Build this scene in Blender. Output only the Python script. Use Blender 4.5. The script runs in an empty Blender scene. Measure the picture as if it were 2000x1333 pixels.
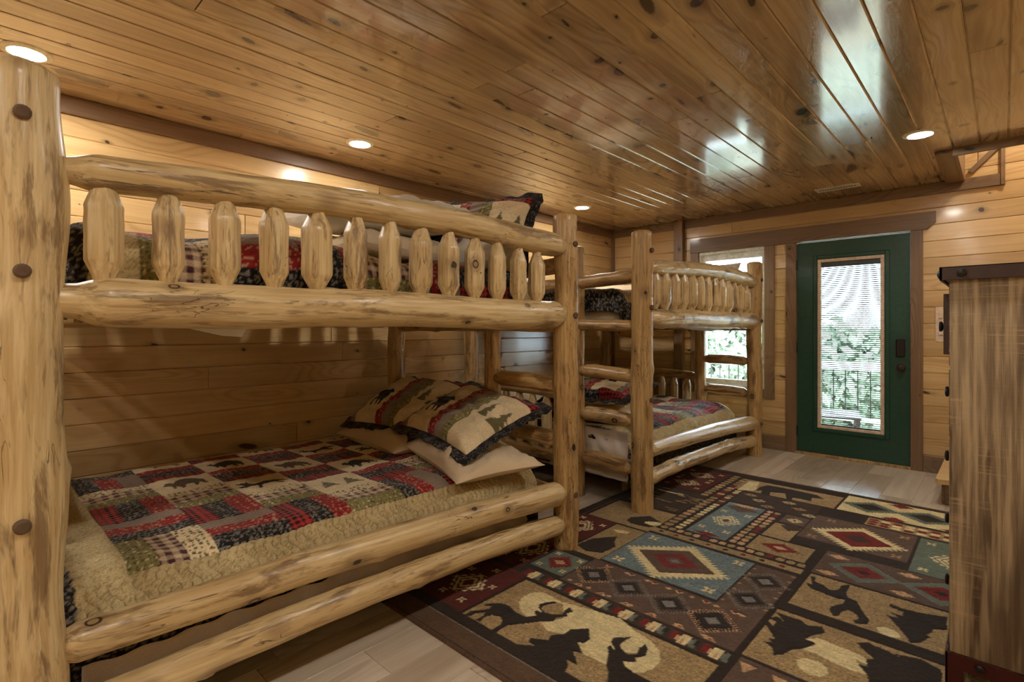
import bpy, bmesh, math, random
import numpy as np
from mathutils import Vector, Matrix, Euler
random.seed(7); RNG = np.random.default_rng(7)
PI = math.pi
sc = bpy.context.scene
COL = sc.collection

# ---------------------------------------------------------------- camera, world, exposure
cam = bpy.data.objects.new('camera', bpy.data.cameras.new('camera')); COL.objects.link(cam)
cam.location = (3.5877, -5.6297, 1.219)
cam.rotation_euler = (PI/2, 0, 0.7585)
cam.data.sensor_width = 36.0
cam.data.lens = 1015.4/2000*36
cam.data.shift_y = -(666.5-641.94)/2000
cam.data.clip_start = 0.02
sc.camera = cam
sc.view_settings.view_transform = 'Standard'
sc.view_settings.look = 'None'
sc.view_settings.gamma = 1.0
sc.view_settings.use_curve_mapping = False
sc.view_settings.exposure = 0.22
try:
    sc.cycles.use_denoising = True
    sc.cycles.max_bounces = 5
    sc.cycles.diffuse_bounces = 3
    sc.cycles.glossy_bounces = 3
    sc.cycles.transparent_max_bounces = 8
    sc.cycles.use_adaptive_sampling = True
    sc.cycles.adaptive_threshold = 0.11
    sc.cycles.adaptive_min_samples = 12
    sc.cycles.sample_clamp_indirect = 6.0
    sc.cycles.caustics_reflective = False
    sc.cycles.caustics_refractive = False
except Exception:
    pass
LAMP_W = 235.0         # radiance of the recessed lamps
SKY = 16.0              # strength of the overcast sky
world = bpy.data.worlds.new('overcast_sky'); sc.world = world
world.use_nodes = True
bgn = world.node_tree.nodes['Background']
bgn.inputs[0].default_value = (0.74, 0.87, 1.0, 1)
bgn.inputs[1].default_value = SKY

# ---------------------------------------------------------------- helpers
def lin(c):
    c = np.asarray(c, float)/255.0
    return np.where(c <= .04045, c/12.92, ((c+.055)/1.055)**2.4)
def rgba(c):
    l = lin(c); return (float(l[0]), float(l[1]), float(l[2]), 1.0)

def tag(o, label=None, cat=None, group=None, kind=None):
    if label: o['label'] = label
    if cat: o['category'] = cat
    if group: o['group'] = group
    if kind: o['kind'] = kind
    return o
def empty(name, loc=(0,0,0), rz=0, **k):
    o = bpy.data.objects.new(name, None); COL.objects.link(o)
    o.location = loc; o.rotation_euler = (0,0,rz); o.empty_display_size = .1
    return tag(o, **k)
def link(name, me, m=None, parent=None, loc=(0,0,0), rot=None, **k):
    o = bpy.data.objects.new(name, me); COL.objects.link(o)
    if m is not None and len(me.materials) == 0: me.materials.append(m)
    if parent is not None: o.parent = parent
    o.location = loc
    if rot is not None:
        if isinstance(rot, Euler): o.rotation_euler = rot
        elif len(rot) == 3: o.rotation_euler = rot
        else:
            o.rotation_mode = 'QUATERNION'; o.rotation_quaternion = rot
    return tag(o, **k)
def mesh(name, V, F, smooth=False, sharp=None):
    me = bpy.data.meshes.new(name)
    me.from_pydata([tuple(map(float, v)) for v in V], [], [tuple(int(i) for i in f) for f in F])
    if smooth:
        me.polygons.foreach_set('use_smooth', [True]*len(me.polygons))
        if sharp is not None: me.set_sharp_from_angle(angle=math.radians(sharp))
    me.update(); return me
class MB:
    'collects simple solids into one mesh'
    def __init__(s): s.V = []; s.F = []
    def add(s, V, F):
        n = len(s.V); s.V += [tuple(v) for v in V]; s.F += [tuple(i+n for i in f) for f in F]; return s
    def box(s, x0, x1, y0, y1, z0, z1, b=0.0):
        if b <= 0:
            V = [(x,y,z) for x in (x0,x1) for y in (y0,y1) for z in (z0,z1)]
            F = [(0,1,3,2),(4,6,7,5),(0,4,5,1),(2,3,7,6),(0,2,6,4),(1,5,7,3)]
            return s.add(V, F)
        bm = bmesh.new(); bmesh.ops.create_cube(bm, size=1)
        for v in bm.verts:
            v.co = Vector((x0+(v.co.x+.5)*(x1-x0), y0+(v.co.y+.5)*(y1-y0), z0+(v.co.z+.5)*(z1-z0)))
        bmesh.ops.bevel(bm, geom=bm.edges[:], offset=b, segments=1, affect='EDGES')
        bm.verts.index_update()
        s.add([v.co[:] for v in bm.verts], [[v.index for v in f.verts] for f in bm.faces]); bm.free(); return s
    def prism(s, pts, z0, z1, M=None):
        n = len(pts)
        V = [(p[0],p[1],z0) for p in pts]+[(p[0],p[1],z1) for p in pts]
        if M is not None: V = [tuple(M @ Vector(v)) for v in V]
        F = [tuple(range(n-1,-1,-1)), tuple(range(n,2*n))]+[(i,(i+1)%n,n+(i+1)%n,n+i) for i in range(n)]
        return s.add(V, F)
    def lathe(s, prof, n=16, M=None):
        V = []; F = []
        for r, z in prof:
            for k in range(n):
                a = 2*PI*k/n; V.append((r*math.cos(a), r*math.sin(a), z))
        for i in range(len(prof)-1):
            for k in range(n):
                F.append((i*n+k, i*n+(k+1)%n, (i+1)*n+(k+1)%n, (i+1)*n+k))
        F.append(tuple(range(n-1,-1,-1))); F.append(tuple((len(prof)-1)*n+k for k in range(n)))
        if M is not None: V = [tuple(M @ Vector(v)) for v in V]
        return s.add(V, F)
    def mesh(s, name='part', smooth=False, sharp=35): return mesh(name, s.V, s.F, smooth, sharp if smooth else None)
def box(name, x0, x1, y0, y1, z0, z1, m, parent=None, b=.002, **k):
    'a box whose object origin sits at its middle; returns the object'
    c = ((x0+x1)/2, (y0+y1)/2, (z0+z1)/2)
    me = MB().box(x0-c[0], x1-c[0], y0-c[1], y1-c[1], z0-c[2], z1-c[2], b).mesh(name)
    pl = parent.location if parent is not None else Vector((0,0,0))
    return link(name, me, m, parent, (c[0]-pl[0], c[1]-pl[1], c[2]-pl[2]), **k)

# ---------------------------------------------------------------- node helper
class G:
    def __init__(s, name):
        s.mat = bpy.data.materials.new(name); s.mat.use_nodes = True
        s.t = s.mat.node_tree; s.t.nodes.clear()
        s.out = s.t.nodes.new('ShaderNodeOutputMaterial')
    def n(s, typ, **props):
        nd = s.t.nodes.new(typ)
        for k, v in props.items(): setattr(nd, k, v)
        return nd
    def put(s, sock, v):
        if isinstance(v, bpy.types.NodeSocket): s.t.links.new(v, sock)
        elif v is not None: sock.default_value = v
    def m(s, op, a, b=None, c=None, clamp=False):
        nd = s.n('ShaderNodeMath', operation=op, use_clamp=clamp)
        for i, v in enumerate((a, b, c)):
            if v is not None: s.put(nd.inputs[i], v)
        return nd.outputs[0]
    def v(s, op, a, b=None, sc_=None):
        nd = s.n('ShaderNodeVectorMath', operation=op)
        s.put(nd.inputs[0], a)
        if b is not None: s.put(nd.inputs[1], b)
        if sc_ is not None: s.put(nd.inputs['Scale'], sc_)
        return nd.outputs['Value'] if op in ('LENGTH','DISTANCE','DOT_PRODUCT') else nd.outputs[0]
    def noise(s, vec, scale=1, detail=3, rough=.55, dist=0, col=False):
        nd = s.n('ShaderNodeTexNoise')
        s.put(nd.inputs['Vector'], vec); s.put(nd.inputs['Scale'], scale)
        nd.inputs['Detail'].default_value = detail; nd.inputs['Roughness'].default_value = rough
        nd.inputs['Distortion'].default_value = dist
        return nd.outputs['Color' if col else 0]
    def ramp(s, fac, stops, interp='LINEAR'):
        nd = s.n('ShaderNodeValToRGB'); nd.color_ramp.interpolation = interp
        e = nd.color_ramp.elements
        while len(e) < len(stops): e.new(.5)
        for el, (p, c) in zip(e, stops):
            el.position = p; el.color = c if len(c) == 4 else (*c, 1)
        s.put(nd.inputs[0], fac); return nd.outputs[0]
    def map(s, x, a, b, c=0.0, d=1.0, smooth=True):
        nd = s.n('ShaderNodeMapRange', interpolation_type='SMOOTHSTEP' if smooth else 'LINEAR')
        s.put(nd.inputs[0], x)
        for i, v in enumerate((a, b, c, d)): s.put(nd.inputs[i+1], v)
        return nd.outputs[0]
    def mix(s, f, a, b, blend='MIX'):
        nd = s.n('ShaderNodeMix', data_type='RGBA', blend_type=blend)
        s.put(nd.inputs[0], f); s.put(nd.inputs[6], a); s.put(nd.inputs[7], b)
        return nd.outputs[2]
    def xyz(s, v):
        nd = s.n('ShaderNodeSeparateXYZ'); s.put(nd.inputs[0], v); return nd.outputs
    def cxyz(s, x, y, z):
        nd = s.n('ShaderNodeCombineXYZ')
        for i, v in enumerate((x, y, z)): s.put(nd.inputs[i], v)
        return nd.outputs[0]
    def obj(s): return s.n('ShaderNodeTexCoord').outputs['Object']
    def rand(s): return s.n('ShaderNodeObjectInfo').outputs['Random']
    def bump(s, h, strength=.3, dist=.002, normal=None):
        nd = s.n('ShaderNodeBump'); s.put(nd.inputs['Height'], h)
        nd.inputs['Strength'].default_value = strength; nd.inputs['Distance'].default_value = dist
        if normal is not None: s.put(nd.inputs['Normal'], normal)
        return nd.outputs[0]
    def fin(s, color, rough=.5, bump=None, metal=0, coat=0, coat_rough=.1, spec=.5, sheen=0, emit=None, es=0, sub=0):
        p = s.n('ShaderNodeBsdfPrincipled')
        s.put(p.inputs['Base Color'], color); s.put(p.inputs['Roughness'], rough)
        s.put(p.inputs['Metallic'], metal); s.put(p.inputs['Specular IOR Level'], spec)
        s.put(p.inputs['Coat Weight'], coat); s.put(p.inputs['Coat Roughness'], coat_rough)
        s.put(p.inputs['Sheen Weight'], sheen)
        if bump is not None: s.put(p.inputs['Normal'], bump)
        if emit is not None:
            s.put(p.inputs['Emission Color'], emit); s.put(p.inputs['Emission Strength'], es)
        s.t.links.new(p.outputs[0], s.out.inputs[0]); return s.mat

def flat(name, c, rough=.5, **k):
    g = G(name)
    n = g.noise(g.obj(), 30, 2)
    col = g.mix(g.map(n, .3, .7, 0, 1), rgba(c), rgba([min(255, x*1.12) for x in c]))
    return g.fin(col, rough, **k)

def plank_wood(name, light, mid, dark, knot, density=.5, kr=.012, rough=.3, coat=.3, axis='x', bumps=.25, var=.35,
               fine=55, sx=3.0, sy=7.0, coat_rough=.12, grain_amt=.6):
    g = G(name); o = g.xyz(g.obj()); r = g.rand()
    ax = {'x':(0,1,2), 'y':(1,0,2), 'z':(2,0,1)}[axis]
    x, y, z = o[ax[0]], o[ax[1]], o[ax[2]]
    X = g.m('ADD', x, g.m('MULTIPLY', r, 137.3)); 
    Y = g.m('ADD', g.m('ADD', y, z), g.m('MULTIPLY', g.m('FRACT', g.m('MULTIPLY', r, 91.7)), 31.1))
    # knots: voronoi cells stretched along the board
    sv = g.cxyz(g.m('MULTIPLY', X, sx), g.m('MULTIPLY', Y, sy), 0.0)
    vo = g.n('ShaderNodeTexVoronoi', voronoi_dimensions='2D'); g.put(vo.inputs['Vector'], sv)
    vo.inputs['Scale'].default_value = 1.0; vo.inputs['Randomness'].default_value = 1.0
    dl = g.xyz(g.v('SUBTRACT', sv, vo.outputs['Position']))
    cc = g.n('ShaderNodeSeparateColor'); g.put(cc.inputs[0], vo.outputs['Color'])
    asp = g.m('ADD', .75, g.m('MULTIPLY', g.m('POWER', cc.outputs[2], 3.0), 2.6))
    dy = g.m('DIVIDE', dl[1], sy); dx = g.m('DIVIDE', g.m('ADD', g.m('DIVIDE', dl[0], sx), g.m('MULTIPLY', dy, g.m('SUBTRACT', asp, .75))), asp)
    d = g.m('SQRT', g.m('ADD', g.m('MULTIPLY', dx, dx), g.m('MULTIPLY', dy, dy)))
    gate = g.m('LESS_THAN', cc.outputs[0], density)
    rad = g.m('MULTIPLY', gate, g.m('ADD', kr*.15, g.m('MULTIPLY', g.m('POWER', cc.outputs[1], 3.0), kr*1.7)))
    dn = g.m('ADD', d, g.m('MULTIPLY', g.m('SUBTRACT', g.noise(g.cxyz(X, Y, 0.0), 90, 2), .5), .008))
    rad = g.m('SUBTRACT', rad, .0006)
    kn = g.map(dn, g.m('MULTIPLY', rad, 1.15), g.m('MULTIPLY', rad, .75))
    kn = g.m('MULTIPLY', kn, gate)
    ring = g.m('MULTIPLY', g.map(g.m('ADD', dn, g.m('MULTIPLY', g.m('ABSOLUTE', dy), .8)), g.m('MULTIPLY', rad, 4.2), g.m('MULTIPLY', rad, .9)), gate)
    # grain bends around the knots
    fall = g.m('DIVIDE', 1.0, g.m('ADD', 1.0, g.m('POWER', g.m('DIVIDE', d, g.m('ADD', g.m('MULTIPLY', rad, 2.2), .0005)), 2.0)))
    Yd = g.m('SUBTRACT', Y, g.m('MULTIPLY', g.m('MULTIPLY', dy, fall), .8))
    wob = g.m('MULTIPLY', g.m('SUBTRACT', g.noise(g.cxyz(g.m('MULTIPLY', X, 1.1), g.m('MULTIPLY', Y, 3.0), 1.7), 1.6, 2), .5), .09)
    Yw = g.m('ADD', Yd, wob)
    g1 = g.noise(g.cxyz(g.m('MULTIPLY', X, .9), g.m('MULTIPLY', Yw, fine), 0.0), 1.0, 3, .6)
    g2 = g.noise(g.cxyz(g.m('MULTIPLY', X, 5.0), g.m('MULTIPLY', Yd, fine*7), 2.0), 1.0, 2, .6)
    big = g.noise(g.cxyz(g.m('MULTIPLY', X, .8), g.m('MULTIPLY', Y, 5.0), 5.0), 1.0, 2)
    f = g.m('ADD', g.m('MULTIPLY', g1, .75), g.m('MULTIPLY', g2, .25))
    f = g.map(f, .5-.32*grain_amt/.6, .5+.28*grain_amt/.6, 0, 1)
    col = g.mix(f, rgba(mid), rgba(light))
    col = g.mix(g.m('MULTIPLY', g.map(big, .45, .8), .55), col, rgba(dark))
    ce = g.noise(g.cxyz(g.m('MULTIPLY', X, .7), g.m('MULTIPLY', Yw, 4.0), 9.0), 1.0, 1, .5, .3)
    lines = g.m('POWER', g.m('ABSOLUTE', g.m('SINE', g.m('MULTIPLY', ce, 70.0))), 5.0)
    col = g.mix(g.m('MULTIPLY', g.m('MULTIPLY', lines, g.map(ce, .5, .62)), .45), col, rgba(dark))
    tone = g.m('ADD', 1.0-var/2, g.m('MULTIPLY', g.m('FRACT', g.m('MULTIPLY', r, 57.31)), var))
    col = g.mix(1.0, col, g.cxyz(tone, g.m('POWER', tone, 1.15), g.m('POWER', tone, 1.35)), 'MULTIPLY')
    col = g.mix(g.m('MULTIPLY', ring, .55), col, rgba([c*.62 for c in mid]))
    col = g.mix(g.m('MULTIPLY', kn, .92), col, rgba(knot))
    b = g.bump(g.m('ADD', g.m('MULTIPLY', g1, .5), g.m('ADD', g.m('MULTIPLY', g2, .5), g.m('MULTIPLY', kn, -.6))), bumps, .0012)
    ro = g.m('ADD', rough, g.m('MULTIPLY', g.m('SUBTRACT', g1, .5), .12))
    return g.fin(col, ro, b, coat=coat, coat_rough=coat_rough)

def log_wood(name, light, mid, dark, vein, stain=.5, rough=.38, veins=.5):
    g = G(name); o = g.obj(); r = g.rand()
    off = g.cxyz(g.m('MULTIPLY', r, 17.0), g.m('MULTIPLY', r, 53.0), g.m('MULTIPLY', r, 91.0))
    P = g.v('ADD', o, off)
    def st(a, b): return g.v('MULTIPLY', P, (a, a, b))
    vo = g.n('ShaderNodeTexVoronoi', voronoi_dimensions='3D'); sv = st(9, 3.2); g.put(vo.inputs['Vector'], sv)
    vo.inputs['Scale'].default_value = 1.0
    dl = g.v('DIVIDE', g.v('SUBTRACT', sv, vo.outputs['Position']), (9, 9, 3.2*1.4))
    d = g.v('LENGTH', dl)
    cc = g.n('ShaderNodeSeparateColor'); g.put(cc.inputs[0], vo.outputs['Color'])
    gate = g.m('LESS_THAN', cc.outputs[0], .85)
    rad = g.m('ADD', .009, g.m('MULTIPLY', cc.outputs[1], .011))
    dn = g.m('ADD', d, g.m('MULTIPLY', g.m('SUBTRACT', g.noise(P, 60, 2), .5), .006))
    kn = g.m('MULTIPLY', g.map(dn, g.m('MULTIPLY', rad, 1.1), g.m('MULTIPLY', rad, .85)), gate)
    core = g.m('MULTIPLY', g.map(dn, g.m('MULTIPLY', rad, .75), g.m('MULTIPLY', rad, .55)), gate)
    halo = g.m('MULTIPLY', g.map(dn, g.m('MULTIPLY', rad, 3.2), rad), gate)
    big = g.noise(st(6, 1.3), 1.0, 3, .55, .6)
    sta = g.noise(st(15, 2.4), 1.0, 5, .70, .35)
    fine = g.noise(st(75, 3.0), 1.0, 3, .6)
    ck = g.noise(st(40, 1.6), 1.0, 2, .5, .4)
    vn = g.noise(st(34, 7.5), 1.0, 2, .5, .8)
    col = g.mix(g.map(fine, .3, .7), rgba(mid), rgba(light))
    col = g.mix(g.m('MULTIPLY', g.map(big, .42, .72), .65), col, rgba(mid))
    col = g.mix(g.m('MULTIPLY', g.map(sta, .62-.12*stain, .74-.12*stain), .74), col, rgba(dark))
    sk = g.noise(st(70, 8.0), 1.0, 2, .5); col = g.mix(g.m('MULTIPLY', g.m('MULTIPLY', g.map(sk, .60, .66), g.map(big, .38, .55)), .5), col, rgba(dark))
    vmask = g.m('MULTIPLY', g.map(g.m('ABSOLUTE', g.m('SUBTRACT', vn, .5)), .009, .002), g.map(g.noise(st(5, 2.5), 1.0, 2), .60-.16*veins, .66-.10*veins))
    col = g.mix(g.m('MULTIPLY', vmask, .85), col, rgba(vein))
    crack = g.m('MULTIPLY', g.map(g.m('ABSOLUTE', g.m('SUBTRACT', ck, .5)), .010, .002), g.map(big, .52, .62))
    col = g.mix(g.m('MULTIPLY', crack, .7), col, rgba(vein))
    col = g.mix(g.m('MULTIPLY', halo, .45), col, rgba(dark))
    col = g.mix(kn, col, rgba(vein)); col = g.mix(core, col, rgba([c*.8 for c in mid]))
    h = g.m('SUBTRACT', g.m('MULTIPLY', sta, .6), g.m('ADD', g.m('MULTIPLY', vmask, .6), g.m('ADD', g.m('MULTIPLY', crack, .5), g.m('MULTIPLY', kn, .5))))
    b = g.bump(h, .8, .008)
    b = g.bump(fine, .15, .001, b)
    return g.fin(col, rough, b, coat=.25, coat_rough=.22)

def cloth_attr(name, bumps=.5, scale=260, sheen=.2):
    g = G(name)
    at = g.n('ShaderNodeVertexColor', layer_name='Col')
    n = g.noise(g.obj(), scale, 2, .6)
    n2 = g.noise(g.obj(), 14, 2, .6)
    col = g.mix(1.0, at.outputs[0], g.cxyz(*[g.map(n, .2, .8, .74, 1.26)]*3), 'MULTIPLY')
    col = g.mix(.5, col, g.mix(1.0, col, g.cxyz(*[g.map(n2, .3, .7, .85, 1.15)]*3), 'MULTIPLY'))
    return g.fin(col, .9, g.bump(n, bumps, .002), spec=.15, sheen=sheen)
def cloth(name, c, scale=300, bumps=.25, wr=6, rough=.85):
    g = G(name)
    n = g.noise(g.obj(), scale, 2, .6); w = g.noise(g.obj(), wr, 3, .5, .6)
    col = g.mix(g.map(n, .3, .7), rgba([x*.93 for x in c]), rgba(c))
    return g.fin(col, rough, g.bump(w, .35, .012, g.bump(n, bumps, .0008)), spec=.2, sheen=.15)
def floral_dark(name='dark_floral_cloth'):
    g = G(name); o = g.obj()
    vo = g.n('ShaderNodeTexVoronoi', feature='DISTANCE_TO_EDGE'); g.put(vo.inputs['Vector'], g.v('ADD', o, g.v('SCALE', g.noise(o, 40, 2, .5, 0, True), None, .012)))
    vo.inputs['Scale'].default_value = 55
    v2 = g.n('ShaderNodeTexVoronoi'); g.put(v2.inputs['Vector'], o); v2.inputs['Scale'].default_value = 42
    f = g.m('MAXIMUM', g.map(vo.outputs[0], .06, .02), g.map(v2.outputs[0], .28, .16))
    f = g.m('MULTIPLY', f, g.map(g.noise(o, 30, 2), .42, .55))
    col = g.mix(g.m('MULTIPLY', f, .65), rgba((34,31,33)), rgba((140,135,130)))
    return g.fin(col, .9, g.bump(g.noise(o, 60, 2), .5, .006), spec=.15, sheen=.15)

M = {}
M['wall'] = plank_wood('wall_pine', (228,196,144), (204,166,110), (174,132,80), (60,32,18), .42, .013, .30, .35, var=.30, fine=42, bumps=.12, grain_amt=.75)
M['ceil'] = plank_wood('ceiling_pine', (212,186,142), (172,142,100), (120,92,62), (50,30,18), .60, .021, .20, 1.0, var=.40, fine=40, bumps=.2, coat_rough=.09, grain_amt=.5, sx=3.6)
M['floor'] = plank_wood('floor_oak', (222,208,188), (194,177,156), (156,138,116), (120,102,82), .0, .004, .30, .35, var=.42, fine=26, bumps=.08, sx=2, sy=5)
M['trim'] = plank_wood('stained_trim', (146,120,94), (118,94,70), (92,68,48), (38,22,14), .5, .010, .42, .15, var=.16, fine=60, bumps=.35)
M['trimz'] = plank_wood('stained_trim_upright', (150,120,90), (122,94,68), (92,68,48), (38,22,14), .5, .010, .42, .15, axis='z', var=.16, fine=60, bumps=.35)
M['trimy'] = plank_wood('stained_trim_deep', (144,114,86), (118,90,65), (88,65,46), (38,22,14), .5, .010, .42, .15, axis='y', var=.16, fine=60, bumps=.35)
M['log_pale'] = log_wood('peeled_log_pale', (232,209,160), (202,171,120), (112,82,54), (62,42,26), .80, veins=.1)
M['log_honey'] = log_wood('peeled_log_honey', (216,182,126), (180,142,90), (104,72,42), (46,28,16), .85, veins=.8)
def weathered(name):
    g = G(name); o = g.v('ADD', g.obj(), g.cxyz(g.m('MULTIPLY', g.rand(), 9.0), 0.0, 0.0))
    def st(a, b): return g.v('MULTIPLY', o, (a, a, b))
    big = g.noise(st(9, 1.2), 1, 3, .6, .5); fi = g.noise(st(70, 2.5), 1, 3, .65); saw = g.noise(st(5, 120), 1, 2, .5); msk = g.noise(st(7, 3), 1, 2)
    col = g.mix(g.map(fi, .34, .66), rgba((124,104,80)), rgba((186,164,130)))
    col = g.mix(g.m('MULTIPLY', g.map(big, .48, .66), .8), col, rgba((84,64,46)))
    col = g.mix(g.m('MULTIPLY', g.map(g.noise(st(24, 2.2), 1, 3, .6), .56, .66), .7), col, rgba((70,48,30)))
    col = g.mix(g.m('MULTIPLY', g.m('MULTIPLY', g.map(saw, .52, .66), g.map(msk, .46, .6)), .55), col, rgba((196,168,128)))
    return g.fin(col, .5, g.bump(g.m('ADD', fi, g.m('MULTIPLY', saw, .5)), .5, .002), coat=.1)
M['dresser'] = weathered('weathered_wood')
M['iron'] = flat('dark_iron', (62,46,40), .45, metal=.3)
M['knob'] = flat('black_knob', (24,20,20), .3)
M['green'] = flat('green_paint', (28,70,56), .38, coat=.12)
M['beige'] = flat('beige_vinyl', (216,192,168), .5)
M['white'] = flat('white_vinyl', (225,225,222), .4)
M['slat'] = flat('pale_slat', (92,98,104), .45)
M['lens_ring'] = flat('lamp_ring', (236,224,200), .5)
M['sheet'] = cloth('taupe_sheet', (226,212,200))
M['cream'] = cloth('cream_pillowcase', (226,204,170))
M['whitecloth'] = cloth('white_pillowcase', (236,230,218))
M['matt'] = cloth('mattress_cover', (214,196,166), wr=3)
M['quilt'] = cloth_attr('patchwork_quilt', .6, 240)
M['rug'] = cloth_attr('woven_rug', .9, 330, .1)
M['dkfloral'] = floral_dark()
M['dark'] = flat('dark_backing', (48,34,22), .8)
M['deck'] = plank_wood('deck_board', (214,196,166), (190,170,140), (160,140,112), (90,70,50), .2, .01, .7, 0, axis='y', var=.2)
M['grass'] = flat('meadow', (168,166,146), .9)
g = G('leaf'); nn = g.noise(g.obj(), 3.0, 3); n5 = g.noise(g.obj(), 18, 2)
M['leaf'] = g.fin(g.mix(g.map(g.m('ADD', nn, g.m('MULTIPLY', n5, .5)), .5, 1.0), rgba((100,112,90)), rgba((180,190,164))), .6, sub=0)
M['bark'] = flat('bark', (96,76,58), .9)
g = G('window_glass')
tr = g.n('ShaderNodeBsdfTransparent'); gl = g.n('ShaderNodeBsdfGlossy'); gl.inputs['Roughness'].default_value = .02
fr = g.n('ShaderNodeFresnel'); fr.inputs[0].default_value = 1.45
tr.inputs[0].default_value = (.93, .97, .97, 1)
mx = g.n('ShaderNodeMixShader'); g.t.links.new(fr.outputs[0], mx.inputs[0]); g.t.links.new(tr.outputs[0], mx.inputs[1]); g.t.links.new(gl.outputs[0], mx.inputs[2])
g.t.links.new(mx.outputs[0], g.out.inputs[0]); M['glass'] = g.mat
g = G('lamp_lens'); M['lens'] = g.fin((1,1,1,1), .5, emit=(1.0,.94,.84,1), es=LAMP_W)

# ---------------------------------------------------------------- the room shell
H = 2.4425; XR = 4.15; YF = -7.6
PW = .1395; ZB = .1435
floor = link('floor', MB().box(0, XR, YF, 0, -.12, -.008).mesh('floor'), M['dark'], kind='structure')
ceil = link('ceiling', MB().box(-.15, XR, YF, -1.02, H+.02, H+.14).box(-.15, 3.27, -1.02, .15, H+.02, H+.14).mesh('ceiling'), M['dark'], kind='structure')
wl = link('wall_left', MB().box(-.15, -.02, YF, .15, -.1, 3.2).mesh('wall_left'), M['dark'], kind='structure')
mb = MB()
for a in [(0,1.12,-.1,3.2),(1.12,1.82,-.1,.60),(1.12,1.82,2.05,3.2),(1.82,2.09,-.1,3.2),(2.09,3.02,2.06,3.2),(3.02,XR+.1,-.1,3.2)]:
    mb.box(a[0], a[1], .02, .15, a[2], a[3])
wb = link('wall_back', mb.mesh('wall_back'), M['dark'], kind='structure')
wr = link('wall_right', MB().box(XR, XR+.1, YF, .15, -.1, 3.2).mesh('wall_right'), M['wall'], kind='structure')
wf = link('wall_front', MB().box(0, XR, YF-.1, YF, -.1, H+.1).mesh('wall_front'), M['wall'], kind='structure')
link('ceiling_over_stair', MB().box(3.0, XR, -1.12, .15, 3.2, 3.3).box(3.2, XR, -1.12, -1.02, H+.14, 3.2).mesh(), M['wall'], kind='structure').name = 'ceiling.001'

_pc = {}
def plank(L, W, T, c=.005):
    'board along X, face towards +Z, chamfered long edges'
    key = (round(L, 2), round(W, 4), T, c)
    if key not in _pc:
        L2 = key[0]/2-.0008; w = W/2-.0004
        pr = [(-w, -T), (-w, -c), (-w+c, 0), (w-c, 0), (w, -c), (w, -T)]
        V = [(x, y, z) for x in (-L2, L2) for y, z in pr]
        e = .0015                                    # a slight relief at the butt ends
        V[2] = (-L2+e, pr[2][0], 0); V[3] = (-L2+e, pr[3][0], 0); V[8] = (L2-e, pr[2][0], 0); V[9] = (L2-e, pr[3][0], 0)
        F = [(5,4,3,2,1,0), (6,7,8,9,10,11)]+[(i, i+1, i+7, i+6) for i in range(5)]
        _pc[key] = mesh('plank', V, [tuple(reversed(f)) for f in F])
    return _pc[key]
def rot_from(xa, za):
    xa = Vector(xa); za = Vector(za); ya = za.cross(xa)
    return Matrix((xa, ya, za)).transposed().to_quaternion()
rnd = random.Random(11)
def runs(a, b, lo=2.4, hi=4.4, mn=.7):
    'cut a row into board lengths'
    c = [a]; x = a+rnd.uniform(.4, hi)
    while x < b-mn: c.append(x); x += rnd.uniform(lo, hi)
    c.append(b); return list(zip(c[:-1], c[1:]))
# left wall: boards run along Y, faces towards +X
qL = rot_from((0,1,0), (1,0,0))
for k in range(-1, 17):
    z0 = ZB+k*PW; z1 = z0+PW
    if z1 > H+.02: z1 = H+.02
    if z0 < 0: z0 = 0
    if z1-z0 < .02: continue
    for a, b in runs(YF, 0):
        if b < -6.4: continue
        link('plank', plank(b-a, z1-z0, .02), M['wall'], wl, (0, (a+b)/2, (z0+z1)/2), qL)
qB = rot_from((1,0,0), (0,-1,0))
for k in range(-1, 22):
    z0 = max(0, ZB+k*PW); z1 = ZB+(k+1)*PW
    iv = [(0, XR)]
    def cut(iv, a, b):
        o = []
        for p, q in iv:
            if q <= a or p >= b: o.append((p, q)); continue
            if p < a: o.append((p, a))
            if q > b: o.append((b, q))
        return o
    if z1 > .61 and z0 < 2.04: iv = cut(iv, 1.115, 1.82)
    if z0 < 2.05: iv = cut(iv, 2.085, 3.02)
    for p, q in iv:
        if q-p < .05: continue
        for a, b in (runs(p, q) if q-p > 1.2 else [(p, q)]):
            if z0 > H+.02 and b < 3.2: continue
            link('plank', plank(b-a, z1-z0, .02), M['wall'], wb, ((a+b)/2, 0, (z0+z1)/2), qB)
# ceiling: boards along Y, faces down
qC = rot_from((0,1,0), (0,0,-1))
CW = .1345
x = 3.336-25*CW
k = 0
while x < XR:
    xa, xb = max(x, 0), min(x+CW, XR)
    if xb > .02:
        yend = 0 if xb < 3.36 else -1.0
        for a, b in runs(YF, yend, 2.0, 4.2):
            if b < -6.0: continue
            link('plank', plank(b-a, xb-xa, .018, .006), M['ceil'], ceil, ((xa+xb)/2, (a+b)/2, H), qC)
    x += CW; k += 1
# floor boards along Y
qF = rot_from((0,1,0), (0,0,1))
FW = .183
for i in range(23):
    xa = i*FW; xb = min(xa+FW, XR)
    y = -6.4-rnd.uniform(0, 1.1)
    while y < 0:
        e = min(0, y+1.22)
        if e-y > .02: link('plank', plank(e-y, xb-xa, .008, .0012), M['floor'], floor, ((xa+xb)/2, (y+e)/2, 0), qF)
        y += 1.22
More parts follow.
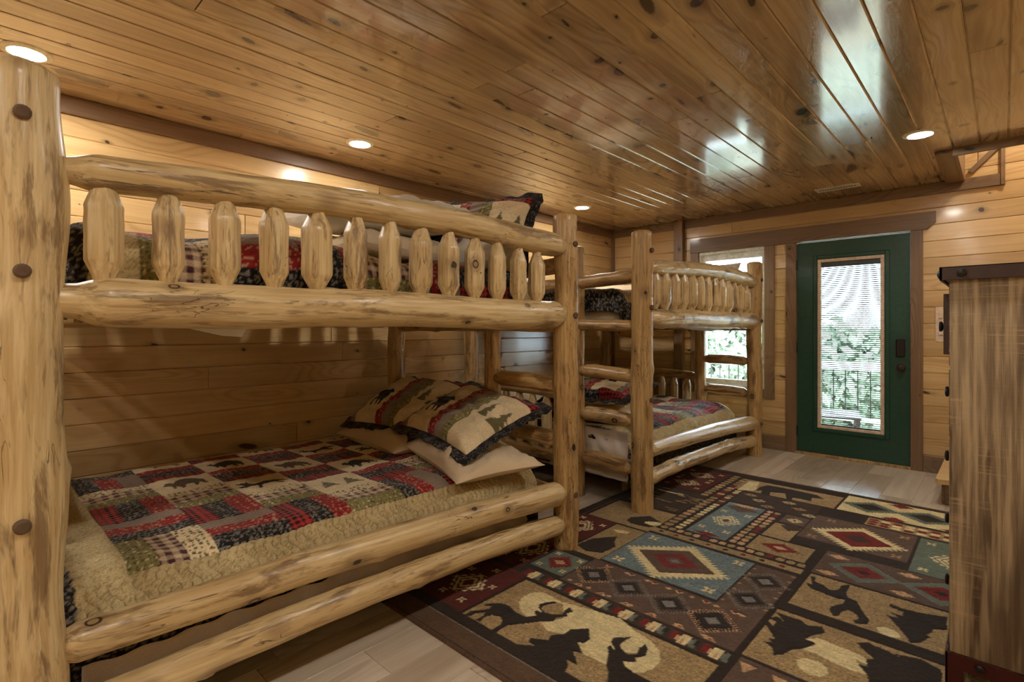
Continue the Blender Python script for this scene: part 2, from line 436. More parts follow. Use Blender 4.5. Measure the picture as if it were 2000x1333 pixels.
# trims: crown, corner, baseboards, chase
def trim(n, *a, m='trim', **k): return box('trim_%d' % n, *a, M[m], b=.003, kind='structure', **k)
box('trim_1', 0, .022, YF, 0, H-.093, H-.001, M['trimy'], b=.003, kind='structure')
trim(2, .022, .85, -.022, 0, H-.093, H-.001)
trim(3, .955, 3.565, -.022, 0, H-.093, H-.001)
trim(4, .0, .035, -.035, 0, .0, H-.094, m='trimz')
trim(5, .85, .955, -.065, 0, .0, H-.002, m='trimz')
box('baseboard_left', 0, .018, YF, -.04, 0, .14, M['trimy'], kind='structure')
box('baseboard_back', .04, .85, -.018, 0, 0, .14, M['trim'], kind='structure')
box('baseboard_back.001', .96, 2.012, -.018, 0, 0, .14, M['trim'], kind='structure')
box('baseboard_back.002', 3.086, XR, -.018, 0, 0, .14, M['trim'], kind='structure')
# stair opening in the ceiling
trim(6, 3.33, XR, -1.02, -.995, H-.055, H+.12)
box('trim_7', 3.235, 3.33, -1.0, -.022, H-.024, H-.002, M['trimy'], kind='structure')
box('trim_8', 3.33, 3.352, -.995, -.003, H-.024, 2.75, M['trimy'], kind='structure')
trim(9, 3.565, 3.592, -.03, 0, H-.093, 2.68, m='trimz')
me = MB().prism([(-.12,-.018),(.12,-.018),(.12,.018),(-.12,.018)], -.012, .012).mesh()
link('trim_10', me, M['trim'], loc=(3.468, -.014, 2.574), rot=rot_from(Vector((.167,0,.18)).normalized(), (0,-1,0)), kind='structure')
bs = box('wall_stair', 3.30, 3.33, -1.0, 0, H-.002, 3.2, M['wall'], kind='structure')
# head trim over window and door, with clipped right end
me = MB().prism([(1.03,2.06),(3.11,2.06),(3.168,2.115),(3.168,2.205),(1.03,2.205)], 0, .032, Matrix(((1,0,0,0),(0,0,-1,0),(0,1,0,0),(0,0,0,1)))).mesh()
link('trim_11', me, M['trim'], kind='structure')

# ---------------------------------------------------------------- window_1
win = empty('window_1', (1.47, 0, .62), kind='structure')
box('casing', 1.03, 1.12, -.022, 0, .51, 2.06, M['trimz'], win)
box('casing', 1.811, 1.904, -.022, 0, .50, 2.06, M['trimz'], win)
box('casing', 1.12, 1.811, -.022, 0, .51, .612, M['trim'], win)
box('jamb', 1.115, 1.13, 0, .15, .60, 2.06, M['white'], win)
box('jamb', 1.806, 1.82, 0, .15, .60, 2.06, M['white'], win)
box('jamb', 1.13, 1.806, 0, .15, 2.03, 2.06, M['white'], win)
box('sill', 1.12, 1.81, -.03, .15, .60, .622, M['white'], win)
fr_ = MB().box(1.13,1.175,.05,.10,.622,2.03).box(1.765,1.806,.05,.10,.622,2.03).box(1.175,1.765,.05,.10,1.965,2.03).box(1.175,1.765,.05,.10,.622,.67)
fr_.box(1.175,1.765,.055,.095,1.27,1.31)
link('window_frame', MB().add([(v[0]-1.47, v[1], v[2]-.62) for v in fr_.V], fr_.F).mesh(), M['white'], win)
box('pane', 1.17, 1.77, .073, .079, .66, 1.285, M['glass'], win, b=0)
box('pane', 1.17, 1.77, .073, .079, 1.295, 1.97, M['glass'], win, b=0)

# ---------------------------------------------------------------- door_1
door = empty('door_1', (2.565, 0, 0), kind='structure')
box('casing', 2.012, 2.105, -.022, 0, 0, 2.06, M['trimz'], door)
box('casing', 2.999, 3.084, -.022, 0, 0, 2.06, M['trimz'], door)
box('jamb', 2.085, 2.108, .0, .15, 0, 2.06, M['trimz'], door)
box('jamb', 2.997, 3.02, .0, .15, 0, 2.06, M['trimz'], door)
box('threshold', 2.10, 3.0, -.03, .15, .0, .022, M['log_honey'], door)
X0, X1, Z0, Z1 = 2.11, 2.995, .024, 2.048; a0, a1, c0, c1 = 2.286, 2.811, .269, 1.877
dm = MB().box(X0, a0, .0, .045, Z0, Z1).box(a1, X1, .0, .045, Z0, Z1).box(a0, a1, .0, .045, Z0, c0).box(a0, a1, .0, .045, c1, Z1)
def rel(mb, o): return MB().add([(v[0]-o[0], v[1]-o[1], v[2]-o[2]) for v in mb.V], mb.F).mesh()
link('door_slab', rel(dm, door.location), M['green'], door)
mo = MB()
def frame(mb, x0, x1, z0, z1, w, ya, yb, b=.004):
    mb.box(x0, x0+w, ya, yb, z0, z1, b); mb.box(x1-w, x1, ya, yb, z0, z1, b); mb.box(x0+w, x1-w, ya, yb, z0, z0+w, b); mb.box(x0+w, x1-w, ya, yb, z1-w, z1, b)
frame(mo, 2.250, 2.852, .234, 1.915, .034, -.012, .002)
link('glass_moulding', rel(mo, door.location), M['green'], door)
mo = MB(); frame(mo, 2.285, 2.812, .268, 1.878, .03, -.004, .04)
link('blind_frame', rel(mo, door.location), M['beige'], door, label='beige frame around the glass of the door')
box('pane', 2.31, 2.79, .008, .012, .29, 1.86, M['glass'], door, b=0)
box('pane', 2.31, 2.79, .034, .038, .29, 1.86, M['glass'], door, b=0)
bl = link('blind', rel(MB().box(2.315, 2.782, .016, .030, 1.80, 1.85, .002).box(2.315, 2.782, .018, .028, .297, .308, .002).box(2.395,2.397,.0195,.0205,.3,1.8).box(2.688,2.690,.0195,.0205,.3,1.8), door.location), M['slat'], door)
sl = MB().box(-.232, .232, -.0095, .0095, -.0004, .0004).mesh('slat')
ns = 80
for i in range(ns):
    z = .318+(1.79-.318)*i/(ns-1)
    link('slat', sl, M['slat'], bl, (2.548-2.565, .023, z), (math.radians(-24), 0, 0))
sg = box('blind_slider', 2.79, 2.796, -.010, -.004, 1.70, 1.735, M['white'], door)
Rm = Matrix.Rotation(PI/2, 4, 'X')
box('keypad_lock', 2.897, 2.961, -.03, 0, .972, 1.125, M['knob'], door, b=.006, label='black keypad lock')
kb = MB().lathe([(.032,0),(.032,.008),(.012,.012),(.012,.03),(.026,.038),(.031,.052),(.026,.066),(.01,.07)], 20, Rm).mesh('door_knob', True)
link('door_knob', kb, M['iron'], door, (2.935-2.565, 0, .88))
for z in (.22, 1.03, 1.84): box('hinge', 2.100, 2.114, -.012, .004, z-.05, z+.05, M['knob'], door)
# light switch
swp = box('light_switch', 3.165, 3.235, -.007, 0, 1.107, 1.40, M['beige'], b=.002, label='beige light switch plate on the plank wall beside the dresser', cat='light switch')
sb = MB().box(-.012, .012, -.008, 0, -.02, .02, .002).mesh()
link('switch_lever', sb, M['beige'], swp, (0, -.005, .07)); link('switch_lever', sb, M['beige'], swp, (0, -.005, -.07))

# ---------------------------------------------------------------- ceiling lamps and vent
def lamp(x, y, lab, H=H):
    t = empty('recessed_light', (x, y, H), label=lab, cat='ceiling light', group='recessed ceiling lights')
    link('trim_ring', MB().lathe([(.062,-.001),(.066,-.009),(.088,-.005),(.092,.0)], 40).mesh('trim_ring', True), M['lens_ring'], t)
    link('lens', MB().lathe([(.001,-.0085),(.064,-.0085),(.064,-.004)], 40).mesh('lens'), M['lens'], t)
lamp(.446, -5.437, 'round recessed ceiling light above the near post of the large bunk bed')
lamp(.498, -3.829, 'round recessed ceiling light above the middle of the near bunk bed')
lamp(.494, -1.337, 'small round recessed ceiling light above the far post of the near bunk')
lamp(3.202, -1.491, 'round recessed ceiling light near the vent and the stair opening')
lamp(3.2, -3.65, 'recessed ceiling light above the rug, out of the picture')
lamp(3.2, -5.3, 'recessed ceiling light above the camera, out of the picture')
lamp(3.2, -6.9, 'added recessed fill light behind the camera, out of the picture')  # fill lamp added to light the faces turned towards the camera
lamp(1.85, -6.6, 'added recessed fill light by the front wall, out of the picture')  # unseen extra lamp, put in for more light from the front
lamp(.46, -7.0, 'added recessed fill light by the front left corner, out of the picture')  # another fill lamp added behind the view
lamp(3.85, -.5, 'added fill light high in the stair opening, out of the picture', 3.2)  # added to brighten the boards inside the stair opening
vt = empty('ceiling_vent', (2.535, -.41, H), label='white slotted air vent in the ceiling before the door', cat='vent')
vm = MB(); vm.box(-.165,-.15,-.055,.055,-.008,0); vm.box(.15,.165,-.055,.055,-.008,0); vm.box(-.15,.15,-.055,-.042,-.008,0); vm.box(-.15,.15,.042,.055,-.008,0)
link('vent_frame', vm.mesh(), M['white'], vt)
link('vent_duct', MB().box(-.15,.15,-.042,.042,-.001,.0).mesh(), M['knob'], vt)
vs = MB().box(-.0065,.0065,-.042,.042,-.006,-.004).mesh('louvre')
for i in range(15): link('louvre', vs, M['white'], vt, (-.14+.02*i, 0, 0), (0, .25, 0))

# ---------------------------------------------------------------- peeled logs
def prof_noise(rs, z, n=4, lo=.12, hi=.7):
    s = np.zeros_like(z)
    for _ in range(n):
        s += rs.normal()*np.sin(2*PI*z/rs.uniform(lo, hi)+rs.uniform(0, 6.28))
    return s/np.sqrt(n)
def log_mesh(L, r0, r1, seed, bend=(0,0), ten0=None, ten1=None, rough=.035, nth=20, knots=4, dome=.25, step=.028):
    'a log along local Z from 0 to L with uneven girth, knot bumps and optional tenons (length, radius)'
    rs = np.random.default_rng(seed)
    z = list(np.linspace(0, L, max(10, int(L/step))))
    if ten0: z += [ten0[0], ten0[0]*.55, ten0[0]*1.06]
    if ten1: z += [L-ten1[0], L-ten1[0]*.55, L-ten1[0]*1.06]
    z = np.array(sorted(z)); th = np.linspace(0, 2*PI, nth, endpoint=False)
    base = r0+(r1-r0)*z/L
    base = base*(1+rough*prof_noise(rs, z))
    R = base[:, None]*np.ones(nth)
    for h in (2, 3, 5):
        amp = rough*.9/h*(1+.5*prof_noise(rs, z)); ph = rs.uniform(0, 6.28)+.8*prof_noise(rs, z, 2, .6, 1.5)
        R = R*(1+amp[:, None]*np.cos(h*th[None, :]+ph[:, None]))
    for _ in range(knots):
        zk = rs.uniform(.05*L, .95*L); tk = rs.uniform(0, 6.28); a = rs.uniform(.06, .16)*r0; s = rs.uniform(.018, .035)
        dth = (th[None, :]-tk+PI) % (2*PI)-PI
        R = R+a*np.exp(-((z[:, None]-zk)/s)**2-(dth*r0/s)**2)
    def ten(zz, T):
        f = np.clip((zz-T[0]*.45)/(T[0]*.55), 0, 1); return f*f*(3-2*f)
    if ten0: f = ten(z, ten0)[:, None]; R = R*f+ten0[1]*(1-f)
    if ten1: f = ten(L-z, ten1)[:, None]; R = R*f+ten1[1]*(1-f)
    cx = bend[0]*np.sin(PI*z/L)+.05*r0*prof_noise(rs, z, 2, .5, 1.4); cy = bend[1]*np.sin(PI*z/L)+.05*r0*prof_noise(rs, z, 2, .5, 1.4)
    V = []
    for i in range(len(z)):
        V += [(cx[i]+R[i, k]*math.cos(th[k]), cy[i]+R[i, k]*math.sin(th[k]), z[i]) for k in range(nth)]
    F = []
    for i in range(len(z)-1):
        for k in range(nth): F.append((i*nth+k, i*nth+(k+1) % nth, (i+1)*nth+(k+1) % nth, (i+1)*nth+k))
    for end, zi, sg in ((0, 0, -1), (len(z)-1, len(z)-1, 1)):       # rounded ends
        prev = end*nth; rr = R[end]
        for s_, dz in ((.93, .35), (.72, .8)):
            n0 = len(V)
            V += [(cx[end]+rr[k]*s_*math.cos(th[k]), cy[end]+rr[k]*s_*math.sin(th[k]), z[end]+sg*dz*dome*.25*rr.mean()) for k in range(nth)]
            for k in range(nth):
                q = (prev+k, prev+(k+1) % nth, n0+(k+1) % nth, n0+k); F.append(q if sg > 0 else q[::-1])
            prev = n0
        f = tuple(prev+k for k in range(nth)); F.append(f if sg > 0 else f[::-1])
    me = mesh('log', V, F, True, 50); return me
_seed = [100]
def log(name, parent, m, p0, p1, r0, r1=None, bend=(0,0,0), ten0=None, ten1=None, **k):
    _seed[0] += 1
    p0 = Vector(p0); p1 = Vector(p1); d = p1-p0; q = d.to_track_quat('Z', 'Y')
    bl_ = q.inverted() @ Vector(bend)
    lab = k.pop('label', None)
    me = log_mesh(d.length, r0, r1 if r1 else r0, _seed[0], (bl_.x, bl_.y), ten0, ten1, **k)
    return link(name, me, m, parent, p0-parent.location, q, label=lab)
def spindle_mesh(L, r, seed):
    rs = np.random.default_rng(seed); nth = 14
    prof = [(0, .024), (.015, .026), (.058, r*.97), (.064, r*1.01)]
    for f in (.32, .45, .58, .68): prof.append((L*f, r*(1+rs.uniform(-.02, .03))))
    prof += [(L-.080, r*1.01), (L-.072, r*.96), (L-.022, .027), (L-.012, .024), (L, .024)]
    prof.sort()
    ph = rs.uniform(0, 6); V = []; F = []
    for z, rr in prof:
        for k in range(nth):
            th = 2*PI*k/nth; s_ = 1+.07*math.cos(2*th+ph)+.04*math.cos(5*th+ph*2+z*6)
            V.append((rr*s_*math.cos(th), rr*s_*math.sin(th), z))
    for i in range(len(prof)-1):
        for k in range(nth): F.append((i*nth+k, i*nth+(k+1) % nth, (i+1)*nth+(k+1) % nth, (i+1)*nth+k))
    return mesh('spindle', V, F, True, 22)
SPM = [spindle_mesh(.31, .044+.003*(i % 3), 40+i) for i in range(5)]
SPL = [spindle_mesh(.42, .040+.003*(i % 2), 60+i) for i in range(4)]
SPB = [spindle_mesh(.31, .044, 80+i) for i in range(2)]

def bunk(label, y0, y1, xb, xf, xl, m, seed, rp0=.072):
    _seed[0] = seed
    t = empty('log_bunk_bed', ((xb+xf)/2, (y0+y1)/2, 0), label=label, cat='bunk bed', group='log bunk beds along the plank wall')
    Ht = 1.84; T = lambda r: (.09, r)
    P = {}
    for nm, x, y, r in (('fn', xf, y0, rp0), ('ff', xf, y1, .068), ('bn', xb, y0, .066), ('bf', xb, y1, .066)):
        P[nm] = log('post', t, m, (x, y, 0), (x, y, Ht+(.01 if nm == 'fn' else 0)), r*1.02, r*.97, knots=7, rough=.03, nth=28, dome=1.2)
    pm = MB().lathe([(.017,-.012),(.017,.002),(.012,.006)], 14, Matrix.Rotation(PI/2, 4, 'Y')).mesh('bolt_plug', True)
    for nm, x, y, zs in (('fn', xf, y0, (1.73,1.355,.75)), ('ff', xf, y1, (1.68,1.29,.31))):
        for z in zs:
            qi = P[nm].rotation_quaternion.inverted(); link('bolt_plug', pm, M['bark'], P[nm], qi @ Vector(((.072 if nm == 'ff' else rp0+.006), -.004, z)), qi)
    for y, sg in ((y0, 1), (y1, -1)):
        log('ladder_post', t, m, (xl, y, 0), (xl, y, 1.81), .056, .05, knots=5, nth=20, dome=.8)
        log('end_rail', t, m, (xb, y, 1.56), (xf, y, 1.575), .042, .046, bend=(0,0,-.02), ten0=T(.03), ten1=T(.035))
        log('end_rail', t, m, (xb, y, 1.235), (xf, y, 1.235), .045, .04, bend=(0,0,.01), ten0=T(.03), ten1=T(.03))
        for z, r in ((.905,.047), (.60,.05), (.285,.055)):
            log('ladder_rung', t, m, (xl+.03, y, z+.005), (xf-.03, y, z-.008), r, r*.93, ten0=(.06,.034), ten1=(.07,.03), bend=(0,0,.008), knots=2)
        log('headboard_rail', t, m, (xb, y+sg*.0, .72), (xl, y, .715), .042, .046, bend=(0,0,.03), ten0=T(.03), ten1=T(.03))
        log('headboard_rail', t, m, (xb, y, .26), (xl, y, .26), .045, .045, ten0=T(.03), ten1=T(.03))
        n = 7
        for i in range(n):
            x = xb+(xl-xb)*(i+1)/(n+1)
            link('spindle', SPL[(i+seed) % 4], m, t, Vector((x, y, .285))-t.location, (0, 0, i*1.3))
    # long rails
    log('guard_rail', t, m, (xf, y0+.02, 1.625), (xf, y1-.02, 1.665), .05, .066, bend=(0,0,.042), ten0=(.13,.034), ten1=(.10,.045), nth=26, knots=14, rough=.05)
    log('side_rail', t, m, (xf-.005, y0+.02, 1.288), (xf-.005, y1-.02, 1.29), .068, .075, bend=(0,0,.004), ten0=(.15,.045), ten1=(.08,.055), nth=26, knots=5, rough=.025)
    log('lower_rail', t, m, (xf, y0+.02, .395), (xf, y1-.02, .318), .050, .066, bend=(.0,0,.018), ten0=(.09,.036), ten1=(.08,.045), nth=26, knots=5, rough=.025)
    log('lower_rail', t, m, (xf, y0+.02, .205), (xf, y1-.02, .145), .050, .055, bend=(0,0,.035), ten0=(.09,.034), ten1=(.08,.04), nth=26, knots=5, rough=.03)
    xr = xb-.06
    log('guard_rail', t, m, (xr, y0, 1.63), (xr, y1, 1.65), .045, .05, bend=(0,0,.03), ten0=T(.03), ten1=T(.03))
    log('side_rail', t, m, (xr, y0, 1.28), (xr, y1, 1.28), .055, .055, ten0=T(.03), ten1=T(.03))
    log('lower_rail', t, m, (xb, y0, .28), (xb, y1, .28), .05, .05, ten0=T(.03), ten1=T(.03))
    n = 13; rs = random.Random(seed)
    for i in range(n):
        y = y0+.165+(y1-.24-y0-.165)*i/(n-1)+rs.uniform(-.004, .004)
        zz = 1.348; s_ = rs.uniform(.94, 1.06)
        o = link('spindle', SPM[(i*3+seed) % 5], m, t, Vector((xf+rs.uniform(-.004, .004), y, zz))-t.location, (0, 0, rs.uniform(0, 6)))
        o.scale = (s_, s_, (.262+.045*math.sin(PI*(i+.5)/n)*.9)/.31)
        o = link('spindle', SPB[i % 2], m, t, Vector((xr, y, 1.32))-t.location, (0, 0, rs.uniform(0, 6)))
    sm = MB().box(-(xf-xb)/2+.05, (xf-xb)/2-.05, -.045, .045, -.009, .009, .002).mesh('bed_slat')
    for z in (.15, 1.243):
        for i in range(9):
            y = y0+.15+(y1-y0-.3)*i/8
            link('bed_slat', sm, M['log_honey'], t, Vector(((xb+xf)/2, y, z))-t.location)
    for i in range(3):
        box('slat_leg', 1.50, 1.54, y0+.30+i*.7, y0+.34+i*.7, 0.0, .14, M['log_honey'], t)
    return t
B1 = dict(y0=-5.53, y1=-3.33, xb=.18, xf=1.82, xl=1.24)
B2 = dict(y0=-2.53, y1=-.40, xb=.155, xf=1.84, xl=1.31)
bunk1 = bunk('large nearest log bunk bed with spindled guard rail and thick pale logs', m=M['log_pale'], seed=200, rp0=.083, **B1)
bunk2 = bunk('farther log bunk bed with a ladder end, standing before the window', m=M['log_honey'], seed=400, **B2)
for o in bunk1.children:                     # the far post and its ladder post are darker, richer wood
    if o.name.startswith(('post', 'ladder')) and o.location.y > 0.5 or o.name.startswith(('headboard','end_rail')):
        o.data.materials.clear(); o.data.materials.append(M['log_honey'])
for o in bunk2.children:
    if o.name.startswith(('guard_rail', 'side_rail', 'lower_rail')) and o.location.x > 0:
        o.data.materials.clear(); o.data.materials.append(M['log_pale'])

# ---------------------------------------------------------------- printed cloth: colours are worked out on the mesh grid
C = {k: lin(v) for k, v in dict(
    R=(150,34,36), R2=(196,150,120), D=(27,25,25), D2=(132,126,118), T=(142,124,108), K=(232,212,172), B=(200,180,134), B2=(172,150,106),
    G=(138,128,78), G2=(92,84,50), G3=(206,196,150), P=(176,52,50), P2=(34,16,20), C1=(214,190,156), C2=(84,44,54), F=(230,210,168), F2=(104,84,56),
    blk=(24,22,26), brn=(92,74,56), tre=(112,104,72)).items()}
def hsh(i, j, s=0):
    v = np.sin(i*127.1+j*311.7+s*74.7)*43758.5453; return v-np.floor(v)
def specks(s, t, cell, r, sd=0):
    i = np.floor(s/cell); j = np.floor(t/cell)
    cx = (i+.25+.5*hsh(i, j, sd))*cell; cy = (j+.25+.5*hsh(i, j, sd+3))*cell
    return ((s-cx)**2+(t-cy)**2 < (r*(.6+.7*hsh(i, j, sd+5)))**2)
def fab(code, s, t):
    'colour of fabric code at metres (s,t)'
    n = s.shape; o = np.empty(n+(3,))
    def f(a): o[...] = C[a]
    def on(mask, a): o[mask] = C[a]
    if code == 'R': f('R'); on(specks(s, t, .034, .006), 'R2'); on(specks(s, t, .02, .003, 9), 'R2')
    elif code == 'D': f('D'); on(specks(s, t, .024, .006, 2), 'D2'); on(np.abs(np.sin(s*210+2*np.sin(t*160))*np.sin(t*190+2*np.sin(s*130))) > .80, 'D2')
    elif code == 'T': f('T')
    elif code == 'K': f('K')
    elif code == 'B': f('B'); on(np.sin(s*260+3*np.sin(t*90))*np.sin(t*240+3*np.sin(s*80)) > .35, 'B2')
    elif code == 'G': f('G'); on(specks(s, t, .018, .005, 4), 'G2'); on(specks(s, t, .026, .004, 7), 'G3')
    elif code == 'F': f('F'); on(specks(s, t, .021, .0055, 6), 'F2')
    elif code in 'PC':
        per = .026 if code == 'P' else .042
        a = (np.mod(s, per) < per/2).astype(float)+(np.mod(t, per) < per/2)
        c0, c1 = (C['P'], C['P2']) if code == 'P' else (C['C1'], C['C2'])
        w = (a/2)[..., None]**1.2; o[...] = c0*(1-w)+c1*w
    else: f(code)
    return o
def inpoly(px, py, X, Y):
    r = np.zeros(X.shape, bool); n = len(px); j = n-1
    for i in range(n):
        c = ((py[i] > Y) != (py[j] > Y))
        if py[i] != py[j]: r ^= c & (X < (px[j]-px[i])*(Y-py[i])/(py[j]-py[i])+px[i])
        j = i
    return r
BEAR = [(.06,.44),(.10,.36),(.18,.34),(.26,.40),(.34,.36),(.44,.30),(.58,.28),(.72,.30),(.82,.36),(.90,.44),(.93,.54),(.90,.64),(.92,.74),(.84,.76),(.80,.68),(.74,.62),(.72,.74),(.64,.76),(.62,.64),(.50,.62),(.44,.66),(.42,.76),(.33,.76),(.33,.66),(.27,.60),(.25,.70),(.18,.70),(.20,.58),(.16,.50)]
DEER = [(.05,.52),(.12,.50),(.20,.52),(.14,.40),(.08,.34),(.10,.30),(.18,.36),(.20,.28),(.24,.36),(.30,.30),(.28,.42),(.36,.50),(.50,.46),(.66,.46),(.78,.44),(.88,.54),(.96,.64),(.88,.64),(.80,.58),(.76,.62),(.84,.76),(.78,.78),(.68,.62),(.52,.62),(.44,.66),(.40,.80),(.35,.80),(.38,.64),(.28,.60),(.20,.60),(.10,.58)]
TREE = [(.5,.08),(.58,.26),(.54,.26),(.66,.44),(.58,.44),(.74,.64),(.62,.64),(.82,.86),(.18,.86),(.38,.64),(.26,.64),(.42,.44),(.34,.44),(.46,.26),(.42,.26)]
def motif(col, kind, u, v, m):
    if kind in ('bear', 'bearb'): u = (u-.5)/.74+.5; v = (v-.52)/1.2+.52
    if kind == 'bear': p, c = BEAR, 'blk'
    elif kind == 'bearb': p, c = BEAR, 'brn'
    elif kind == 'deer': p, c = DEER, 'blk'
    elif kind == 'trees':
        for ox, s_ in ((.02, .55), (.42, .62)):
            k = inpoly([ox+a*s_ for a, b in TREE], [.22+b*s_ for a, b in TREE], u, v) & m; col[k] = C['tre']
        return
    else: p, c = BEAR, 'brn'
    k = inpoly([a for a, b in p], [b for a, b in p], u, v) & m; col[k] = C[c]
def put_col(me, col):
    at = me.color_attributes.new('Col', 'FLOAT_COLOR', 'POINT')
    a = np.ones((len(me.vertices), 4), np.float32); a[:, :3] = col.reshape(-1, 3)
    at.data.foreach_set('color', a.ravel()); me.color_attributes.active_color = at
def grid_mesh(name, P, smooth=True):
    'P: (ni,nj,3) array -> mesh'
    ni, nj = P.shape[:2]; me = bpy.data.meshes.new(name)
    idx = np.arange(ni*nj).reshape(ni, nj)
    q = np.stack([idx[:-1, :-1], idx[1:, :-1], idx[1:, 1:], idx[:-1, 1:]], -1).reshape(-1, 4)
    me.vertices.add(ni*nj); me.vertices.foreach_set('co', P.astype(np.float32).ravel())
    me.loops.add(q.size); me.loops.foreach_set('vertex_index', q.astype(np.int32).ravel())
    me.polygons.add(len(q)); me.polygons.foreach_set('loop_start', np.arange(0, q.size, 4, dtype=np.int32))
    me.polygons.foreach_set('use_smooth', np.full(len(q), smooth))
    me.update(calc_edges=True); me.validate(); return me

# patchwork: column c counts along the bed from its near end, row r from the front edge backwards
def block_kind(r, c):
    if (r+c) % 2 == 0: return 'ysplit' if r in (0, 1) or c == 0 else 'xsplit'
    return None
def quilt_colour(S, T, t0, s_front):
    'S: distance from the bed front seam backwards (positive = on top), T: along the bed'
    p = .26; col = fab('B', S, T)
    r = np.floor(S/p).astype(int); c = np.floor((T-t0)/p).astype(int)
    fs = S/p-r; ft = (T-t0)/p-c
    ins = (S >= 0) & (c >= 0) & (c < 8)
    anim = ['deer', 'bear', 'trees', 'bearb', 'bear', 'deer']
    lay = {}
    for rr in range(0, 8):
        for cc in range(0, 8):
            m = ins & (r == rr) & (c == cc)
            if not m.any(): continue
            diag = rr+cc
            if diag < 4: k = ('ya', 'xa', 'yb', 'xb')[diag]
            elif rr == 0: k = ['', '', '', '', 'yc', 'xd', 'yb', 'ya'][cc]
            elif cc == 0: k = ['', '', '', '', 'yc', 'xa', 'yb', 'ya'][rr]
            elif rr == 1 and cc == 5: k = 'xb'
            else: k = 'an' if diag % 2 == 0 else 'xd'
            if k[0] == 'y' or k[0] == 'x':
                w = ft if k[0] == 'y' else fs
                trip = {'ya': 'GCF', 'yb': 'PDR', 'yc': 'DRT', 'xa': 'DRT', 'xb': 'GCF', 'xc': 'PDR', 'xd': 'PDR'}[k]
                for i, f in enumerate(trip):
                    mm = m & (w >= i/3) & (w < (i+1)/3+.001); col[mm] = fab(f, S[mm], T[mm])
            else:
                col[m] = fab('K', S[m], T[m])
                motif(col, anim[{(1,3):2,(2,2):0,(3,1):3,(2,4):1,(3,3):3,(4,2):4}.get((rr,cc),(rr*2+cc) % 6)], ft, 1-fs, m)
    return col
def roll(a, edge, R):
    'fold a flat coordinate over an edge: returns position, drop'
    d = a-edge; q = R*PI/2
    ang = np.clip(d/R, 0, PI/2)
    pos = np.where(d < 0, a, edge+R*np.sin(ang))
    drop = np.where(d < 0, 0, R*(1-np.cos(ang)))+np.maximum(0, d-q)
    return pos, drop
def quilt(name, label, group, bed, zt, res, xs, se, R, s_end, sfront, near, far, nd, fd, lump=.008, seed=0, tshift=0, edge_lift=0, ends=.06):
    'near/far: y where the quilt folds over the ends; nd/fd: length hanging there'
    s = np.arange(xs, s_end, res); t = np.arange(near-nd, far+fd, res)
    S, T = np.meshgrid(s, t, indexing='ij')
    X, dx = roll(S, se, R)
    Yf, df = roll(T, far, ends); Yn, dn = roll(-T, -near, ends); Y = np.where(T < near, -Yn, Yf)
    dy = df+dn
    rs = np.random.default_rng(seed)
    lumpz = np.zeros_like(S)
    for _ in range(10):
        kx, ky = rs.normal(size=2)*rs.uniform(3, 11); lumpz += np.sin(kx*S+ky*T+rs.uniform(0, 6))
    lumpz *= lump/3
    drop = np.maximum(dx, dy)+.25*np.minimum(dx, dy)
    Z = zt-drop+lumpz*np.clip(1-drop*3, .25, 1)+edge_lift*np.exp(-((S-se+.12)/.16)**2)*(.55+.45*np.sin(T*5.3+1))
    Z = Z-.012*np.clip((se-.1-S), 0, 2)
    # stitched relief: small puffed loops, stronger on the border
    bs = S > sfront-.003
    pf = np.abs(np.sin(S*PI/.026+1.6*np.sin(T*PI/.07)))**.6
    pb = np.abs(np.sin(T*PI/.03+1.8*np.sin(S*PI/.05)))**.6
    rel_ = np.where(bs | (T < near+.0), .012*pb, .005*pf)
    hang = np.clip(drop/.12, 0, 1)
    Z = Z+rel_*(1-hang); X = X+rel_*hang*(dx > dy)
    Y = Y+np.where(dy > dx, rel_*np.sign(T-(near+far)/2)*hang, 0)
    X = X-.05*np.clip(dx-.10, 0, .3)
    col = quilt_colour(sfront-S, T, near+.11+tshift, sfront)
    bd = (T < near+.11+tshift) | (T > far+.0)
    col[bd & (S < sfront)] = fab('B', S[bd & (S < sfront)], T[bd & (S < sfront)])
    dk = (S > sfront+.13) | (T < near-.02) | (T > far+.11)
    col[dk] = fab('D', S[dk], T[dk])
    ctr = Vector(((xs+se)/2, (near+far)/2, zt))
    Pt = np.stack([X-ctr.x, Y-ctr.y, Z-ctr.z], -1)[:, ::-1]
    me = grid_mesh(name, Pt); put_col(me, col[:, ::-1])
    o = link(name, me, M['quilt'], None, ctr, label=label, cat='quilt', group=group)
    sm = o.modifiers.new('thickness', 'SOLIDIFY'); sm.thickness = .012; sm.offset = -1
    return o
QG = 'patchwork quilts on the bunk beds'
quilt('patchwork_quilt', 'patchwork quilt with bear and tree blocks on the lower bed of the nearest bunk', QG, B1, .455, .0055, .21, 1.50, .17, 1.93, 1.60, -5.385, -3.47, .16, .14, .006, 3)
quilt('patchwork_quilt', 'rumpled patchwork quilt seen through the spindles of the nearest bunk, upper bed', QG, B1, 1.525, .007, .20, 1.50, .13, 1.84, 1.75, -5.36, -3.48, .12, .10, .020, 8, .0, .055)
quilt('patchwork_quilt', 'patchwork quilt on the lower bed of the bunk before the window', QG, B2, .475, .0075, .24, 1.50, .18, 1.93, 1.63, -2.40, -.52, .10, .12, .010, 13)
quilt('patchwork_quilt', 'patchwork quilt on the upper bed of the bunk before the window, dark hem hanging', QG, B2, 1.50, .011, .24, 1.50, .14, 1.84, 1.55, -2.38, -.52, .19, .10, .012, 17)

